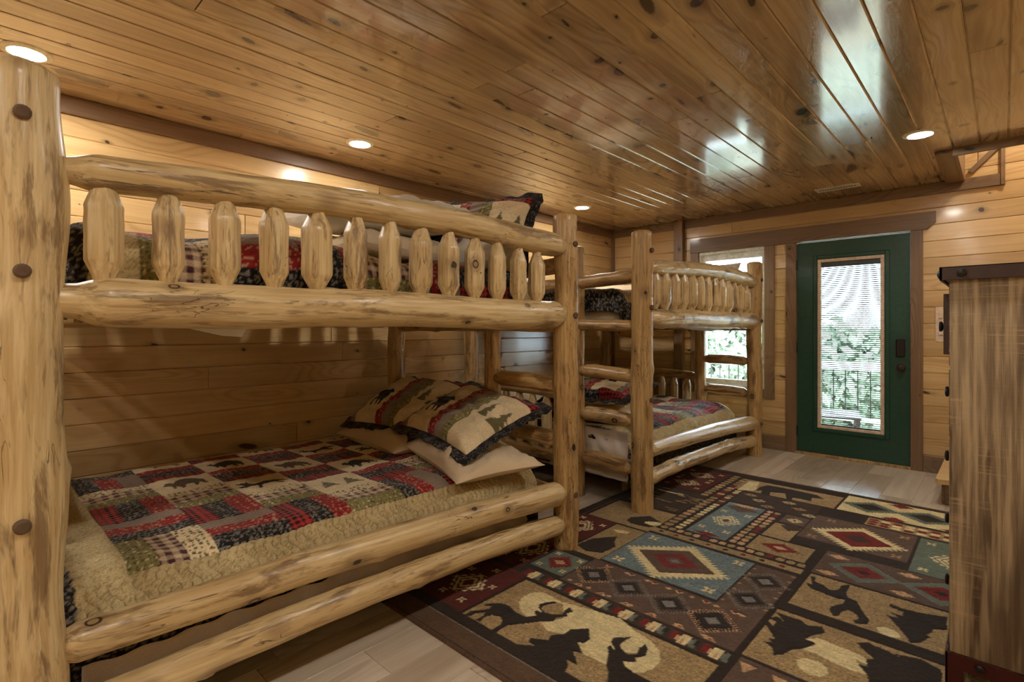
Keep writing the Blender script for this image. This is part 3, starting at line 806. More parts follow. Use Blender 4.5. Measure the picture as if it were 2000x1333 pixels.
def mattress(label, x0, x1, y0, y1, z0, z1):
    c = ((x0+x1)/2, (y0+y1)/2, z0); bm = bmesh.new(); bmesh.ops.create_cube(bm, size=1)
    for v in bm.verts: v.co = Vector((v.co.x*(x1-x0), v.co.y*(y1-y0), (v.co.z+.5)*(z1-z0)))
    bmesh.ops.bevel(bm, geom=bm.edges[:], offset=.05, segments=4, affect='EDGES', profile=.6)
    me = bpy.data.meshes.new('mattress'); bm.to_mesh(me); bm.free()
    me.polygons.foreach_set('use_smooth', [True]*len(me.polygons))
    o = link('mattress', me, M['matt'], None, c, label=label, cat='mattress', group='mattresses on the bunk beds')
    return o
mattress('cream covered mattress under the quilt of the near bunk, lower bed', .23, 1.59, -5.41, -3.45, .165, .435)
mattress('mattress under the rumpled quilt of the near bunk, upper bed', .23, 1.58, -5.40, -3.45, 1.254, 1.46)
mattress('cream covered mattress behind the ladder rungs of the far bunk, lower bed', .25, 1.60, -2.44, -.50, .165, .45)
mattress('mattress on the upper bed of the far bunk', .25, 1.58, -2.42, -.50, 1.254, 1.46)

# loose sheet hanging below the quilts
def drape(name, label, x, y0, y1, ztop, zbot, m, amp=.012, seed=1, res=.02, alongx=False, cat='bed sheet', group='sheets hanging from the bunk mattresses'):
    rs = np.random.default_rng(seed)
    t = np.arange(y0, y1+res/2, res); n = 18; out = np.zeros((len(t), n, 3))
    for i, tt in enumerate(t):
        zb = zbot(tt) if callable(zbot) else zbot
        for j in range(n):
            f = j/(n-1); z = ztop+(zb-ztop)*f
            w = amp*(.35+f)*math.sin(tt*23+1.7*math.sin(tt*7+seed)+z*9)+amp*.6*math.sin(tt*51+z*34)+.018*f*f*math.sin(z*60+tt*11)
            out[i, j] = (x+w, tt, z) if not alongx else (tt, x-w, z)
    c = Vector(out.reshape(-1, 3).mean(0)); out -= np.array(c)
    if not alongx: out = out[:, ::-1]
    o = link(name, grid_mesh(name, out), m, None, c, label=label, cat=cat, group=group)
    s_ = o.modifiers.new('thickness', 'SOLIDIFY'); s_.thickness = .003
    return o
drape('bed_sheet', 'crumpled taupe sheet hanging between the low rails of the nearest bunk', 1.712, -5.40, -3.52, .265, lambda y: .15-.075*math.exp(-((y+5.2)/.16)**2)+.03*math.sin(y*3.1), M['sheet'], .014, 2)
drape('bed_sheet', 'taupe sheet end behind the lowest ladder rungs of the far bunk', -2.475, 1.0, 1.70, .50, .16, M['sheet'], .008, 5, alongx=True)
drape('bed_sheet', 'pale sheet edge drooping below the upper bed of the far bunk', 1.72, -2.30, -.60, 1.25, lambda y: 1.215-.018*math.sin(y*4.0)-.05*math.exp(-((y+.72)/.03)**2), M['whitecloth'], .006, 7, group='pale cloth edges below the upper beds')
link('mattress_tag', mesh('mattress_tag', [(-.10,0,.0),(.10,0,.0),(.085,.0,-.035),(.02,0,-.03)], [(0,1,2,3)]), M['whitecloth'], None, (1.70, -5.06, 1.225), (0,0,PI/2), label='small white mattress tag hanging under the upper side rail of the near bunk', cat='tag')

# ---------------------------------------------------------------- pillows
def pillow_mesh(w, h, th, res=.02, seed=0, wr=.004, colour=None):
    rs = np.random.default_rng(seed)
    nu = int(w/res)+1; nv = int(h/res)+1
    u = np.linspace(-1, 1, nu); v = np.linspace(-1, 1, nv); U, W = np.meshgrid(u, v, indexing='ij')
    px = w/2*U*(1-.10*(1-W**2)*np.abs(U)**4); py = h/2*W*(1-.13*(1-U**2)*np.abs(W)**4)
    prof = np.clip((1-np.abs(U)**3.2)*(1-np.abs(W)**3.2), 0, 1)**.55
    wv = np.zeros_like(U)
    for _ in range(7):
        a, b = rs.normal(size=2)*rs.uniform(3, 9); wv += np.sin(a*U*2+b*W*2+rs.uniform(0, 6))
    edge = np.exp(-((1-np.maximum(np.abs(U), np.abs(W)))/.25)**2)
    cr = np.sin(U*34+2*np.sin(W*5)+seed)*edge*(np.abs(W) > .5)+np.sin(W*30+2*np.sin(U*6))*edge*(np.abs(U) > .5)
    top = th*.56*prof+prof*(wr*wv+wr*1.1*cr); bot = -th*.44*prof
    T_ = np.stack([px, py, top], -1); Bm = np.stack([px, py, bot], -1)[:, ::-1]
    a = grid_mesh('pillow', T_); b = grid_mesh('pillow', Bm)
    V = np.concatenate([T_.reshape(-1, 3), Bm.reshape(-1, 3)])
    me = bpy.data.meshes.new('pillow')
    n0 = nu*nv; idx = np.arange(n0).reshape(nu, nv)
    q1 = np.stack([idx[:-1, :-1], idx[1:, :-1], idx[1:, 1:], idx[:-1, 1:]], -1).reshape(-1, 4)
    q = np.concatenate([q1, q1+n0])
    me.vertices.add(len(V)); me.vertices.foreach_set('co', V.astype(np.float32).ravel())
    me.loops.add(q.size); me.loops.foreach_set('vertex_index', q.astype(np.int32).ravel())
    me.polygons.add(len(q)); me.polygons.foreach_set('loop_start', np.arange(0, q.size, 4, dtype=np.int32))
    me.polygons.foreach_set('use_smooth', np.full(len(q), True)); me.update(calc_edges=True)
    bpy.data.meshes.remove(a); bpy.data.meshes.remove(b)
    if colour is not None:
        col = np.empty((nu, nv, 3)); col[...] = colour(px, py, w, h)
        colb = np.empty((nu, nv, 3)); colb[...] = C['K']
        put_col(me, np.concatenate([col.reshape(-1, 3), colb.reshape(-1, 3)]))
    return me
def sham_colour(px, py, w, h):
    u = px/w+.5; v = .5-py/h                     # v=0 at the top (far) edge
    col = fab('K', px, py)
    def band(m, f): col[m] = fab(f, px[m], py[m])
    # columns: side strips, bear block, strips, tree block
    band((u < .14), 'T'); band((u < .07), 'R')
    band(v < .14, 'P'); band((v < .14) & (u > .3) & (u < .62), 'D'); band((v < .14) & (u > .5) & (u < .62), 'R')
    b = (u > .12) & (u < .41) & (v > .14); band(b, 'K')
    motif(col, 'bear', (u-.09)/.34, (v-.30)/.58, b)
    for i, f in enumerate('RTG'):
        band((u > .41+.095*i) & (u < .505+.095*i+.001) & (v > .14), f)
    band((u > .695) & (v > .14), 'K'); tb = (u > .695) & (u < .98) & (v > .16)
    motif(col, 'trees', (u-.70)/.30, (v-.16)/.58, tb)
    return col
SHAM = pillow_mesh(.72, .56, .17, .0065, 5, .003, sham_colour)
def ruffle_mesh(w, h, fl=.05):
    pts = []
    n = 60
    def edge(u, W): return (w/2*u*(1-.10*(1-W**2)*abs(u)**4), h/2*W*(1-.13*(1-u**2)*abs(W)**4))
    for i in range(n): pts.append(edge(-1+2*i/n, -1))
    for i in range(n): pts.append(edge(1, -1+2*i/n))
    for i in range(n): pts.append(edge(1-2*i/n, 1))
    for i in range(n): pts.append(edge(-1, 1-2*i/n))
    N = len(pts); V = []; F = []
    for k in range(N):
        p = np.array(pts[k]); d = np.array(pts[(k+1) % N])-np.array(pts[k-1]); nrm = np.array([d[1], -d[0]]); nrm = nrm/np.linalg.norm(nrm)
        wv = math.sin(k*.62)
        for j, (f, z) in enumerate(((-.15, .008), (.5, .004+.006*wv), (1.0+.03*wv, -.004+.008*wv), (1.0+.03*wv, -.010+.008*wv), (.5, -.006+.006*wv), (-.15, -.006))):
            V.append((p[0]+nrm[0]*fl*f, p[1]+nrm[1]*fl*f, z))
    for k in range(N):
        a = k*6; b = ((k+1) % N)*6
        for j in range(5): F.append((a+j, b+j, b+j+1, a+j+1))
        F.append((a+5, b+5, b, a))
    return mesh('ruffle', V, F, True, 60)
RUF = ruffle_mesh(.72, .56)
def sham(label, loc, rot):
    t = link('quilted_pillow_sham', SHAM, M['quilt'], None, loc, rot, label=label, cat='pillow', group='patchwork pillow shams')
    link('ruffle', RUF, M['dkfloral'], t, label='dark floral ruffle around the sham')
    return t
def pillow(label, loc, rot, w, h, th, m, seed, grp='plain sleeping pillows'):
    return link('bed_pillow', pillow_mesh(w, h, th, .018, seed, .006), m, None, loc, rot, label=label, cat='pillow', group=grp)
r_ = math.radians
pillow('cream pillow under the front bear sham on the nearest lower bed', (1.40, -3.68, .515), (r_(2), r_(4), r_(-14)), .76, .52, .135, M['cream'], 1)
pillow('cream pillow at the wall side under the rear bear sham', (.70, -3.66, .52), (r_(3), 0, r_(-4)), .78, .52, .15, M['cream'], 2)
sham('front patchwork bear sham with dark ruffle on the nearest lower bed', (1.30, -3.59, .70), (r_(21), r_(5), r_(-6)))
sham('rear patchwork bear sham with dark ruffle, nearer the plank wall', (.68, -3.57, .71), (r_(28), r_(0), r_(3)))
# far bunk, lower bed
pillow('cream pillow under the sham behind the ladder of the far bunk', (1.22, -2.14, .575), (0, r_(2), r_(4)), .76, .50, .17, M['cream'], 3)
pillow('cream pillow at the wall side of the far lower bed', (.60, -2.14, .575), (0, 0, r_(-3)), .72, .50, .17, M['cream'], 4)
sham('patchwork sham behind the ladder rungs of the far bunk', (1.22, -2.13, .715), (r_(-8), r_(4), r_(184)))
# near bunk, upper bed
pillow('long white pillow lying highest behind the guard rail of the near bunk', (1.22, -4.10, 1.79), (r_(3), r_(-5), r_(88)), .95, .55, .19, M['whitecloth'], 5)
pillow('cream pillow under the long white pillow on the near upper bed', (1.22, -4.05, 1.61), (0, 0, r_(94)), .85, .52, .15, M['cream'], 6)
pillow('cream pillow beside the far post on the near upper bed', (1.42, -3.60, 1.66), (r_(25), 0, r_(8)), .62, .44, .20, M['whitecloth'], 7)
sham('patchwork sham tipped up over the guard rail on the near upper bed', (1.34, -3.62, 1.745), (r_(58), r_(0), r_(24)))
pillow('taupe pillow standing at the window end of the far upper bed', (1.47, -.62, 1.66), (r_(80), r_(4), r_(3)), .60, .42, .14, M['sheet'], 8)
pillow('cream pillow at the wall side of the far upper bed', (.60, -.80, 1.58), (0, 0, 0), .70, .48, .16, M['cream'], 9)

# ---------------------------------------------------------------- the woven rug: silhouettes in millimetres from (1.5, -4.4)
RUGP=[('dk',[433,228,431,264,457,300,473,327,470,352,442,332,434,343,450,368,481,400,526,405,570,391,614,388,640,397,656,428,633,445,633,461,666,460,622,485,607,505,621,542,642,573,660,573,642,538,630,503,640,484,667,472,703,483,731,510,718,541,722,579,740,563,752,568,742,531,756,513,730,477,734,444,704,415,680,378,642,326,620,295,622,257,621,218,596,214,596,278,574,309,551,318,517,302,507,271,519,235,496,229,495,276,481,295,458,263,460,232]),
('cr',[513,512,519,562,553,594,613,595,670,588,724,599,794,614,862,629,1040,359,948,362,917,446,874,501,825,450,820,402,763,376,720,395,705,401,732,447,756,513,751,562,719,576,660,573,630,503,666,460,655,427,632,394,581,412,531,456]),
('dk',[734,228,791,269,752,272,744,292,802,329,790,363,820,402,825,450,872,504,917,446,915,408,894,397,949,354,917,340,977,284,929,286,953,261,970,216,939,209,960,199,1020,202,1007,190,845,190,741,208]),
('cr',[673,591,810,629,927,653,1015,616,1097,599,1150,562,1179,514,1182,455,1166,413,1144,388,1100,400,1082,415,1120,450,1105,477,1121,508,1113,544,1089,565,1088,520,1095,493,1065,472,1035,478,1021,500,1029,576,1010,548,979,524,985,492,1021,456,990,462,1031,399,1047,358,953,354,894,397,918,411,915,445,873,505,817,447,808,419]),
('dk',[1104,281,1072,336,1045,364,1025,409,992,455,996,468,1031,448,988,487,978,509,987,532,1010,548,1028,578,1018,534,1019,499,1037,480,1069,464,1098,487,1085,526,1089,565,1113,544,1127,497,1102,466,1120,450,1085,417,1103,395,1146,390,1218,389]),
('dk',[1401,1614,1422,1619,1429,1568,1463,1558,1500,1525,1526,1543,1533,1611,1553,1643,1564,1626,1561,1556,1574,1505,1613,1492,1638,1433,1656,1393,1681,1351,1681,1308,1642,1282,1631,1303,1648,1330,1635,1362,1601,1385,1581,1344,1582,1301,1563,1283,1544,1320,1539,1362,1573,1429,1570,1464,1526,1459,1473,1473,1437,1479,1415,1499,1403,1529,1427,1524]),
('dk',[1720,1569,1770,1557,1829,1568,1913,1603,1920,1484,1880,1447,1876,1413,1863,1381,1879,1377,1854,1306,1825,1270,1799,1330,1756,1401,1725,1447,1767,1454,1731,1486,1778,1486,1773,1526,1724,1537]),
('cr',[1710,1305,1733,1337,1764,1337,1788,1310,1788,1281,1760,1264,1728,1273]),
('dk',[1375,1061,1403,1035,1408,1071,1376,1084,1394,1122,1425,1097,1380,1154,1426,1152,1476,1157,1506,1132,1551,1165,1571,1124,1537,1063,1525,1023,1562,1020,1546,969,1536,951,1506,914,1494,867,1469,830,1448,876,1411,896,1437,911,1419,932,1439,941,1411,982,1379,1023]),
('cr',[1525,1023,1559,1064,1624,1060,1692,1055,1717,1044,1729,1007,1690,1011,1740,939,1698,930,1650,931,1579,948,1530,945,1565,1005]),
('cr',[1534,863,1563,899,1603,903,1631,882,1640,852,1623,813,1594,800,1558,812]),
('dk',[1672,1133,1707,1167,1743,1147,1728,1159,1775,1151,1808,1139,1776,1143,1865,1177,1927,1147,1932,1066,1750,894,1740,939,1704,983,1731,993,1721,1040,1740,1058]),
('dk',[733,2939,765,3033,866,3044,986,3035,1101,3026,1164,2955,1090,2940,1105,2846,1018,2853,988,2844,1002,2765,973,2756,920,2913,833,2869,854,2773,794,2774,772,2872,743,2825]),
('cr',[633,2761,621,3053,689,3072,733,2856,730,2812]),
('dk',[359,1646,350,1711,431,1813,481,1786,535,1765,452,1710,464,1674,535,1672,520,1636,459,1623,405,1618]),
('cr',[456,1690,476,1744,543,1749,554,1713,509,1670]),
('dk',[352,1126,365,1256,417,1335,456,1382,483,1307,525,1252,515,1135,436,1095]),
('cr',[380,1459,429,1483,472,1492,475,1452,423,1435])]
RC = {k: lin(v) for k, v in dict(bg=(48,38,32), brd=(92,70,52), tan=(164,138,98), tan2=(160,136,96), cr=(222,204,154), mauve=(98,78,66), blue=(112,128,130),
     red=(120,36,34), red2=(92,36,30), dk=(46,38,34), grn=(104,116,102), peach=(200,160,120), gry=(128,124,118), dkb=(66,52,42), line=(130,124,108)).items()}
def rug():
    x0, x1, y0, y1, res = 1.53, 3.95, -4.352, -1.165, .0052
    xs = np.arange(x0, x1+res/2, res); ys = np.arange(y0, y1+res/2, res)
    X, Y = np.meshgrid(xs, ys, indexing='ij'); col = np.empty(X.shape+(3,)); col[...] = RC['bg']
    def rect(a, b, c, d, k): col[(X >= a) & (X < b) & (Y >= c) & (Y < d)] = RC[k]
    def jag(cx, cy, rx, ry, k, n=0, amp=0, p=1.0, clip=None):
        'a diamond, with stepped teeth if n > 0'
        dx = np.abs(X-cx)/rx; dy = np.abs(Y-cy)/ry; q = dx+dy
        if n: tt = np.abs(np.mod((dx-dy)*n, 1)-.5)*2; q = q+amp*(tt-.5)
        m = q < p
        if clip: m &= (X > clip[0]) & (X < clip[1]) & (Y > clip[2]) & (Y < clip[3])
        col[m] = RC[k]
    def flower(cx, cy, s, k='cr', c='red'):
        dx = np.abs(X-cx); dy = np.abs(Y-cy)
        col[(dx < s) & (dy < s) & (np.abs(dx-dy) < s*.45) & (dx+dy > s*.35)] = RC[k]
        col[(dx < s*.2) & (dy < s*.2)] = RC[c]
    def star(cx, cy, s, k, c, sy=1.0):
        'a toothed star of small triangles'
        dx = np.abs(X-cx)/s; dy = np.abs(Y-cy)/(s*sy)
        t1 = np.mod(dx*4, 1); col[(dx+dy < 1.0+.25*(t1-.5)) & (np.mod(dy*3+t1*.8, 1) < .62)] = RC[k]
        col[(dx+dy < .22)] = RC[c]
    def poly(c, p):
        px = [1.5+v/1000 for v in p[0::2]]; py = [-4.4+v/1000 for v in p[1::2]]
        m = (X > min(px)) & (X < max(px)) & (Y > min(py)) & (Y < max(py))
        sub = np.argwhere(m); i0, j0 = sub.min(0); i1, j1 = sub.max(0)+1
        k = inpoly(px, py, X[i0:i1, j0:j1], Y[i0:i1, j0:j1]); v = col[i0:i1, j0:j1]; v[k] = RC[c]
    def pebbles(a, b, c, d, cell, k1='tan', k2='peach', gap=.72):
        m = (X >= a) & (X < b) & (Y >= c) & (Y < d)
        u = (X-a)/((b-a)/max(1, round((b-a)/cell[0]))); w = (Y-c)/((d-c)/max(1, round((d-c)/cell[1])))
        fu = u-np.floor(u); fw = w-np.floor(w); h_ = hsh(np.floor(u), np.floor(w), 3)
        e = (np.abs(fu-.5)**3+np.abs(fw-.5)**3) < (.5*gap)**3*1.3
        col[m & e & (h_ < .55)] = RC[k1]; col[m & e & (h_ >= .55) & (h_ < .85)] = RC[k2]; col[m & e & (h_ >= .85)] = RC['red']
    # outer border
    rect(x0, x1, y0, y1, 'brd'); rect(x0+.02, x1-.02, y0+.012, y0+.02, 'bg'); rect(x0+.07, x1-.07, y0+.115, y1-.035, 'bg')
    rect(x0, x0+.06, y0, y1, 'bg'); rect(x0+.22, x1-.1, y0+.112, y0+.116, 'line')
    # left column
    rect(1.60, 1.90, -4.17, -3.73, 'red2'); star(1.735, -3.975, .105, 'cr', 'red2', 1.1)
    for p in ((1.70,-4.10),(1.85,-3.93),(1.64,-3.87),(1.83,-4.10),(1.75,-3.80)): flower(*p, .018)
    rect(1.60, 1.81, -3.70, -3.22, 'red2'); star(1.70, -3.47, .11, 'cr', 'red2', 1.2); flower(1.64,-3.62,.018); flower(1.76,-3.30,.018); flower(1.77,-3.62,.018)
    rect(1.82, 2.02, -3.625, -3.40, 'grn'); jag(1.92, -3.51, .075, .085, 'red', 3, .3); jag(1.92, -3.51, .035, .03, 'peach', 3, .5)
    for p in ((1.85,-3.59),(1.99,-3.58),(1.85,-3.43),(1.99,-3.43)): flower(*p, .017)
    rect(1.60, 1.84, -3.20, -2.84, 'red2'); star(1.70, -3.03, .10, 'cr', 'red2', 1.2); flower(1.80,-2.93,.018); flower(1.63,-2.90,.018); flower(1.64,-3.14,.018)
    rect(1.85, 2.045, -3.34, -2.85, 'tan2'); rect(1.62, 2.045, -2.83, -2.45, 'tan2')
    rect(1.61, 2.04, -2.42, -1.93, 'dkb')
    for i in range(26):
        a, b = 1.62+.40*hsh(i, 1.0), -2.40+.44*hsh(i, 2.0); rect(a, a+.03+.05*hsh(i, 3.0), b, b+.012, 'tan2')
    rect(1.70, 1.90, -2.05, -2.03, 'cr'); rect(1.61, 1.96, -1.90, -1.27, 'red2')
    for cy in (-1.45, -1.72):
        star(1.78, cy, .11, 'cr', 'red', .95); flower(1.66, cy+.10, .02); flower(1.90, cy+.10, .02); flower(1.66, cy-.1, .02); flower(1.90, cy-.1, .02)
    # the two big picture panels near the camera
    rect(1.92, 2.845, -4.175, -3.765, 'tan'); rect(1.845, 2.845, -3.745, -3.665, 'dkb')
    for i in range(8):
        b = 1.86+.128*i
        rect(b, b+.024, -3.735, -3.675, 'red'); rect(b+.024, b+.036, -3.725, -3.69, 'peach'); rect(b+.036, b+.074, -3.74, -3.67, 'cr'); rect(b+.05, b+.06, -3.74, -3.70, 'peach')
        rect(b+.074, b+.084, -3.725, -3.685, 'gry'); rect(b+.084, b+.104, -3.735, -3.675, 'grn'); rect(b+.095, b+.112, -3.715, -3.675, 'bg')
    rect(2.88, 3.44, -3.64, -3.215, 'tan'); rect(2.895, 3.425, -3.135, -2.755, 'tan')
    # mauve field with stepped medallions
    rect(2.03, 2.855, -3.65, -3.35, 'mauve'); rect(2.665, 2.855, -3.36, -2.84, 'mauve')
    for i, (cx, cy) in enumerate(((2.125,-3.50),(2.315,-3.50),(2.52,-3.50),(2.71,-3.50),(2.76,-3.22),(2.76,-3.0))):
        lite = i in (0, 3)
        jag(cx, cy, .105, .105, 'peach' if lite else 'gry', 5, .36, .99); jag(cx, cy, .098, .098, 'mauve' if not lite else 'dk', 5, .36, .97)
        jag(cx, cy, .085, .08, 'dk', 4, .4, .9); jag(cx, cy, .035, .035, 'gry')
    for i in range(14):
        a = 2.07+.055*i; jag(a, -3.375 if i % 2 else -3.625, .016, .012, 'peach'); jag(2.675+.012*(i % 2)*14, -3.30+.034*i, .010, .010, 'tan')
    for i in range(6):
        a = 2.13+.125*i
        for cy, s in ((-3.64, 1), (-3.365, -1)):
            m = (np.abs(X-a) < .024-(Y-cy)*s*.9) & ((Y-cy)*s > 0) & ((Y-cy)*s < .026); col[m] = RC['peach']
            m = (np.abs(X-a) < .013-(Y-cy)*s*.9) & ((Y-cy)*s > .003) & ((Y-cy)*s < .014); col[m] = RC['red']
    # blue square with the toothed diamond
    rect(2.055, 2.655, -3.325, -2.83, 'blue'); jag(2.345, -3.09, .285, .245, 'cr', 7, .16, .97); jag(2.345, -3.09, .21, .17, 'gry'); jag(2.345, -3.09, .21, .17, 'mauve', 0)
    jag(2.345, -3.09, .125, .105, 'red', 5, .3); jag(2.345, -3.09, .06, .045, 'mauve'); jag(2.345, -3.09, .03, .022, 'gry')
    for p in ((2.115,-3.265),(2.595,-3.265),(2.595,-2.885),(2.12,-2.89)): flower(*p, .026)
    # pebble strips
    rect(2.05, 2.86, -2.80, -2.735, 'tan2')
    for i in range(8):
        a = 2.10+.095*i; m = ((X-a)**2+(Y+2.767)**2) < .014**2; col[m] = RC['red' if i % 2 else 'dk']
    rect(2.05, 2.86, -2.815, -2.80, 'bg'); pebbles(2.06, 2.86, -2.72, -2.665, (.05, .055))
    pebbles(2.05, 2.115, -2.66, -1.30, (.05, .062)); pebbles(2.125, 2.18, -2.66, -1.30, (.05, .05), 'cr', 'tan')
    pebbles(1.97, 2.04, -1.95, -1.27, (.06, .06))
    rect(2.20, 2.43, -2.65, -1.95, 'blue')
    star(2.315, -2.33, .095, 'cr', 'red', 1.25)
    for p in ((2.24,-2.52),(2.39,-2.52),(2.24,-2.16),(2.39,-2.16),(2.31,-2.60)): flower(*p, .022)
    jag(2.315, -2.05, .11, .07, 'mauve', 4, .4); jag(2.315, -2.62, .09, .03, 'red', 3, .3); jag(2.315, -1.98, .1, .03, 'peach', 5, .5)
    pebbles(2.445, 2.535, -2.65, -1.95, (.045, .06), 'peach', 'tan')
    rect(2.545, 2.84, -2.655, -2.43, 'tan2'); jag(2.69, -2.54, .10, .07, 'red', 4, .35); jag(2.69, -2.54, .04, .025, 'peach')
    rect(2.55, 2.70, -2.41, -2.15, 'tan'); jag(2.65, -2.18, .06, .07, 'dkb', 2, .3)
    rect(2.19, 2.70, -1.93, -1.64, 'dkb')
    for i in range(6):
        star(2.25+.085*i, -1.70-.09*(i % 3), .05, 'cr' if i % 2 else 'peach', 'red2', .7)
    rect(2.56, 2.70, -2.12, -1.95, 'mauve'); star(2.63, -2.04, .05, 'cr', 'red', 1)
    rect(2.10, 2.755, -1.615, -1.305, 'tan')
    # far right
    rect(2.77, 3.87, -1.61, -1.225, 'cr')
    for i in range(4):
        cx = 2.93+.30*i; jag(cx, -1.42, .17, .13, 'grn', 5, .2); jag(cx, -1.42, .10, .08, 'dk', 4, .4); jag(cx+.15, -1.26, .07, .05, 'red', 5, .4); jag(cx+.15, -1.59, .07, .05, 'red', 5, .4)
    rect(2.955, 3.87, -1.80, -1.645, 'tan'); pebbles(2.96, 3.87, -1.79, -1.655, (.06, .05), 'red', 'cr')
    rect(2.71, 3.225, -2.29, -1.825, 'mauve'); jag(2.975, -2.10, .235, .215, 'cr', 6, .22, .97); jag(2.975, -2.10, .165, .145, 'red'); jag(2.975, -2.10, .075, .06, 'dkb', 3, .3)
    for p in ((2.77,-2.23),(3.17,-2.23),(3.17,-1.89),(2.80,-1.88)): flower(*p, .024, 'tan')
    rect(3.24, 3.87, -2.39, -1.835, 'grn'); star(3.40, -2.12, .11, 'cr', 'red', 1.2); star(3.65, -2.12, .11, 'cr', 'red', 1.2)
    for p in ((3.29,-2.32),(3.29,-1.90),(3.52,-1.90)): flower(*p, .022)
    rect(2.89, 3.87, -2.735, -2.40, 'mauve')
    for cx in (3.08, 3.38, 3.68):
        jag(cx, -2.57, .155, .135, 'gry'); jag(cx, -2.57, .148, .128, 'grn'); jag(cx, -2.57, .10, .08, 'red', 4, .3); jag(cx, -2.57, .03, .025, 'dk')
        for sy in (-1, 1):
            jag(cx-.13, -2.57+sy*.12, .05, .03, 'peach', 2, .4)
    rect(3.45, 3.87, -3.64, -2.755, 'tan'); rect(3.445, 3.455, -3.64, -2.755, 'bg')
    rect(2.885, 3.87, -4.17, -3.665, 'mauve'); jag(3.12, -3.93, .19, .20, 'grn', 0); jag(3.12, -3.93, .10, .10, 'red', 4, .3)
    for i in range(5):
        m = (np.abs(X-(2.92+.11*i)) < (Y+3.75)*.5) & (Y < -3.69) & (Y > -3.75); col[m] = RC['peach']
    for c, p in RUGP:
        if c == 'cr': poly(c, p)
    for c, p in RUGP:
        if c == 'dk': poly(c, p)
    # woven noise in the colour of the yarn and the carved outlines in the pile
    rs = np.random.default_rng(3); nz = rs.normal(size=X.shape); lum0 = col.sum(-1); col *= (1+(.10+.13*((lum0 > .5) & (lum0 < 1.2)))*nz)[..., None].clip(.5, 1.5)
    st = rs.normal(size=(X.shape[0]//6+2, X.shape[1])); st = np.repeat(st, 6, 0)[:X.shape[0]]; col *= (1+.07*st)[..., None]
    lum = col.sum(-1); ed = np.zeros_like(lum); ed[1:-1] = np.abs(lum[2:]-lum[:-2]); ed[:, 1:-1] += np.abs(lum[:, 2:]-lum[:, :-2])
    Z = .011-.0022*np.clip(ed*1.4, 0, 1)+.0006*nz
    Z[0] = Z[-1] = 0; Z[:, 0] = 0; Z[:, -1] = 0
    cx, cy = (x0+x1)/2, (y0+y1)/2
    me = grid_mesh('area_rug', np.stack([X-cx, Y-cy, Z], -1)); put_col(me, col)
    link('area_rug', me, M['rug'], None, (cx, cy, .001), label='dark lodge rug with wildlife panels and toothed diamonds on the floor between beds and dresser', cat='rug')
rug()

# ---------------------------------------------------------------- dresser
ds = empty('chest_of_drawers', (3.70, -2.85, 0), label='rustic weathered wood chest of drawers with dark iron top strap, at the right edge', cat='dresser')
dx0, dx1, dy0, dy1 = 3.454, 3.95, -3.35, -2.30
for a, b in ((dx0, dx1),): box('side_panel', a, b, dy0, dy0+.022, .134, 1.385, M['dresser'], ds, b=.0015)
box('side_panel', dx0, dx1, dy1-.022, dy1, .134, 1.385, M['dresser'], ds)
box('back_panel', dx1-.01, dx1, dy0+.022, dy1-.022, .134, 1.385, M['dresser'], ds)
box('top', dx0-.018, dx1+.01, dy0-.016, dy1+.02, 1.386, 1.421, M['dresser'], ds, b=.003)
st_ = MB().box(dx0-.026, dx1+.012, dy0-.022, dy0-.016, 1.380, 1.425, .001).box(dx0-.026, dx1+.012, dy0-.022, dy0+.05, 1.421, 1.425, .001).box(dx0-.026, dx0-.018, dy0-.022, dy1+.02, 1.380, 1.425, .001)
link('iron_strap', rel(st_, ds.location), M['iron'], ds)
rv = MB().lathe([(.014,0),(.013,.006),(.006,.010)], 14).mesh('rivet', True)
qy = Vector((0,-1,0)).to_track_quat('Z', 'Y'); qx = Vector((-1,0,0)).to_track_quat('Z', 'Y')
for x in (3.485, 3.90): link('rivet', rv, M['knob'], ds, Vector((x, dy0-.022, 1.403))-ds.location, qy)
for y in (dy0+.03, dy1-.03): link('rivet', rv, M['knob'], ds, Vector((dx0-.026, y, 1.403))-ds.location, qx)
zz = [(.145,.365),(.375,.60),(.61,.84),(.85,1.08),(1.09,1.375)]
kn = MB().lathe([(.006,0),(.006,.012),(.013,.016),(.016,.022),(.014,.029),(.005,.032)], 18).mesh('knob', True)
for i, (a, b) in enumerate(zz):
    dr = box('drawer', dx0-.004, dx0+.016, dy0+.03, dy1-.03, a, b, M['dresser'], ds, b=.003)
    zk = (.29,.516,.747,.985,1.226)[i]
    if i == 4:
        pl = box('iron_plate', dx0-.022, dx0-.004, -3.27, -3.05, 1.128, 1.34, M['iron'], ds, b=.002)
    for y in (-3.12, -2.53):
        o = link('knob', kn, M['knob'], dr, Vector((dx0-.004-(.018 if i == 4 and y < -3 else 0), y, zk))-ds.location-dr.location, qx)
        o.scale = (1.0, 1.25, .75)
bm_ = MB()
bm_.box(dx0-.010, dx1, dy0-.008, dy0-.002, .085, .133).box(dx0-.010, dx0+.035, dy0-.008, dy0-.002, 0, .085).box(dx1-.045, dx1, dy0-.008, dy0-.002, 0, .085)
bm_.box(dx0-.012, dx0-.006, dy0-.008, dy0+.05, 0, .133)
link('iron_base', rel(bm_, ds.location), flat('oxblood_iron', (70,26,24), .45, metal=.2), ds, label='dark red iron base bracket')
for x in (3.53, 3.87): link('rivet', rv, M['iron'], ds, Vector((x, dy0-.008, .110))-ds.location, qy)
for x in (dx0+.005, dx1-.045):
    for y in (dy0+.01, dy1-.05): box('leg', x, x+.04, y, y+.04, 0, .134, M['dresser'], ds)
box('floor_board', dx0, dx1-.01, dy0+.022, dy1-.022, .134, .145, M['dresser'], ds)

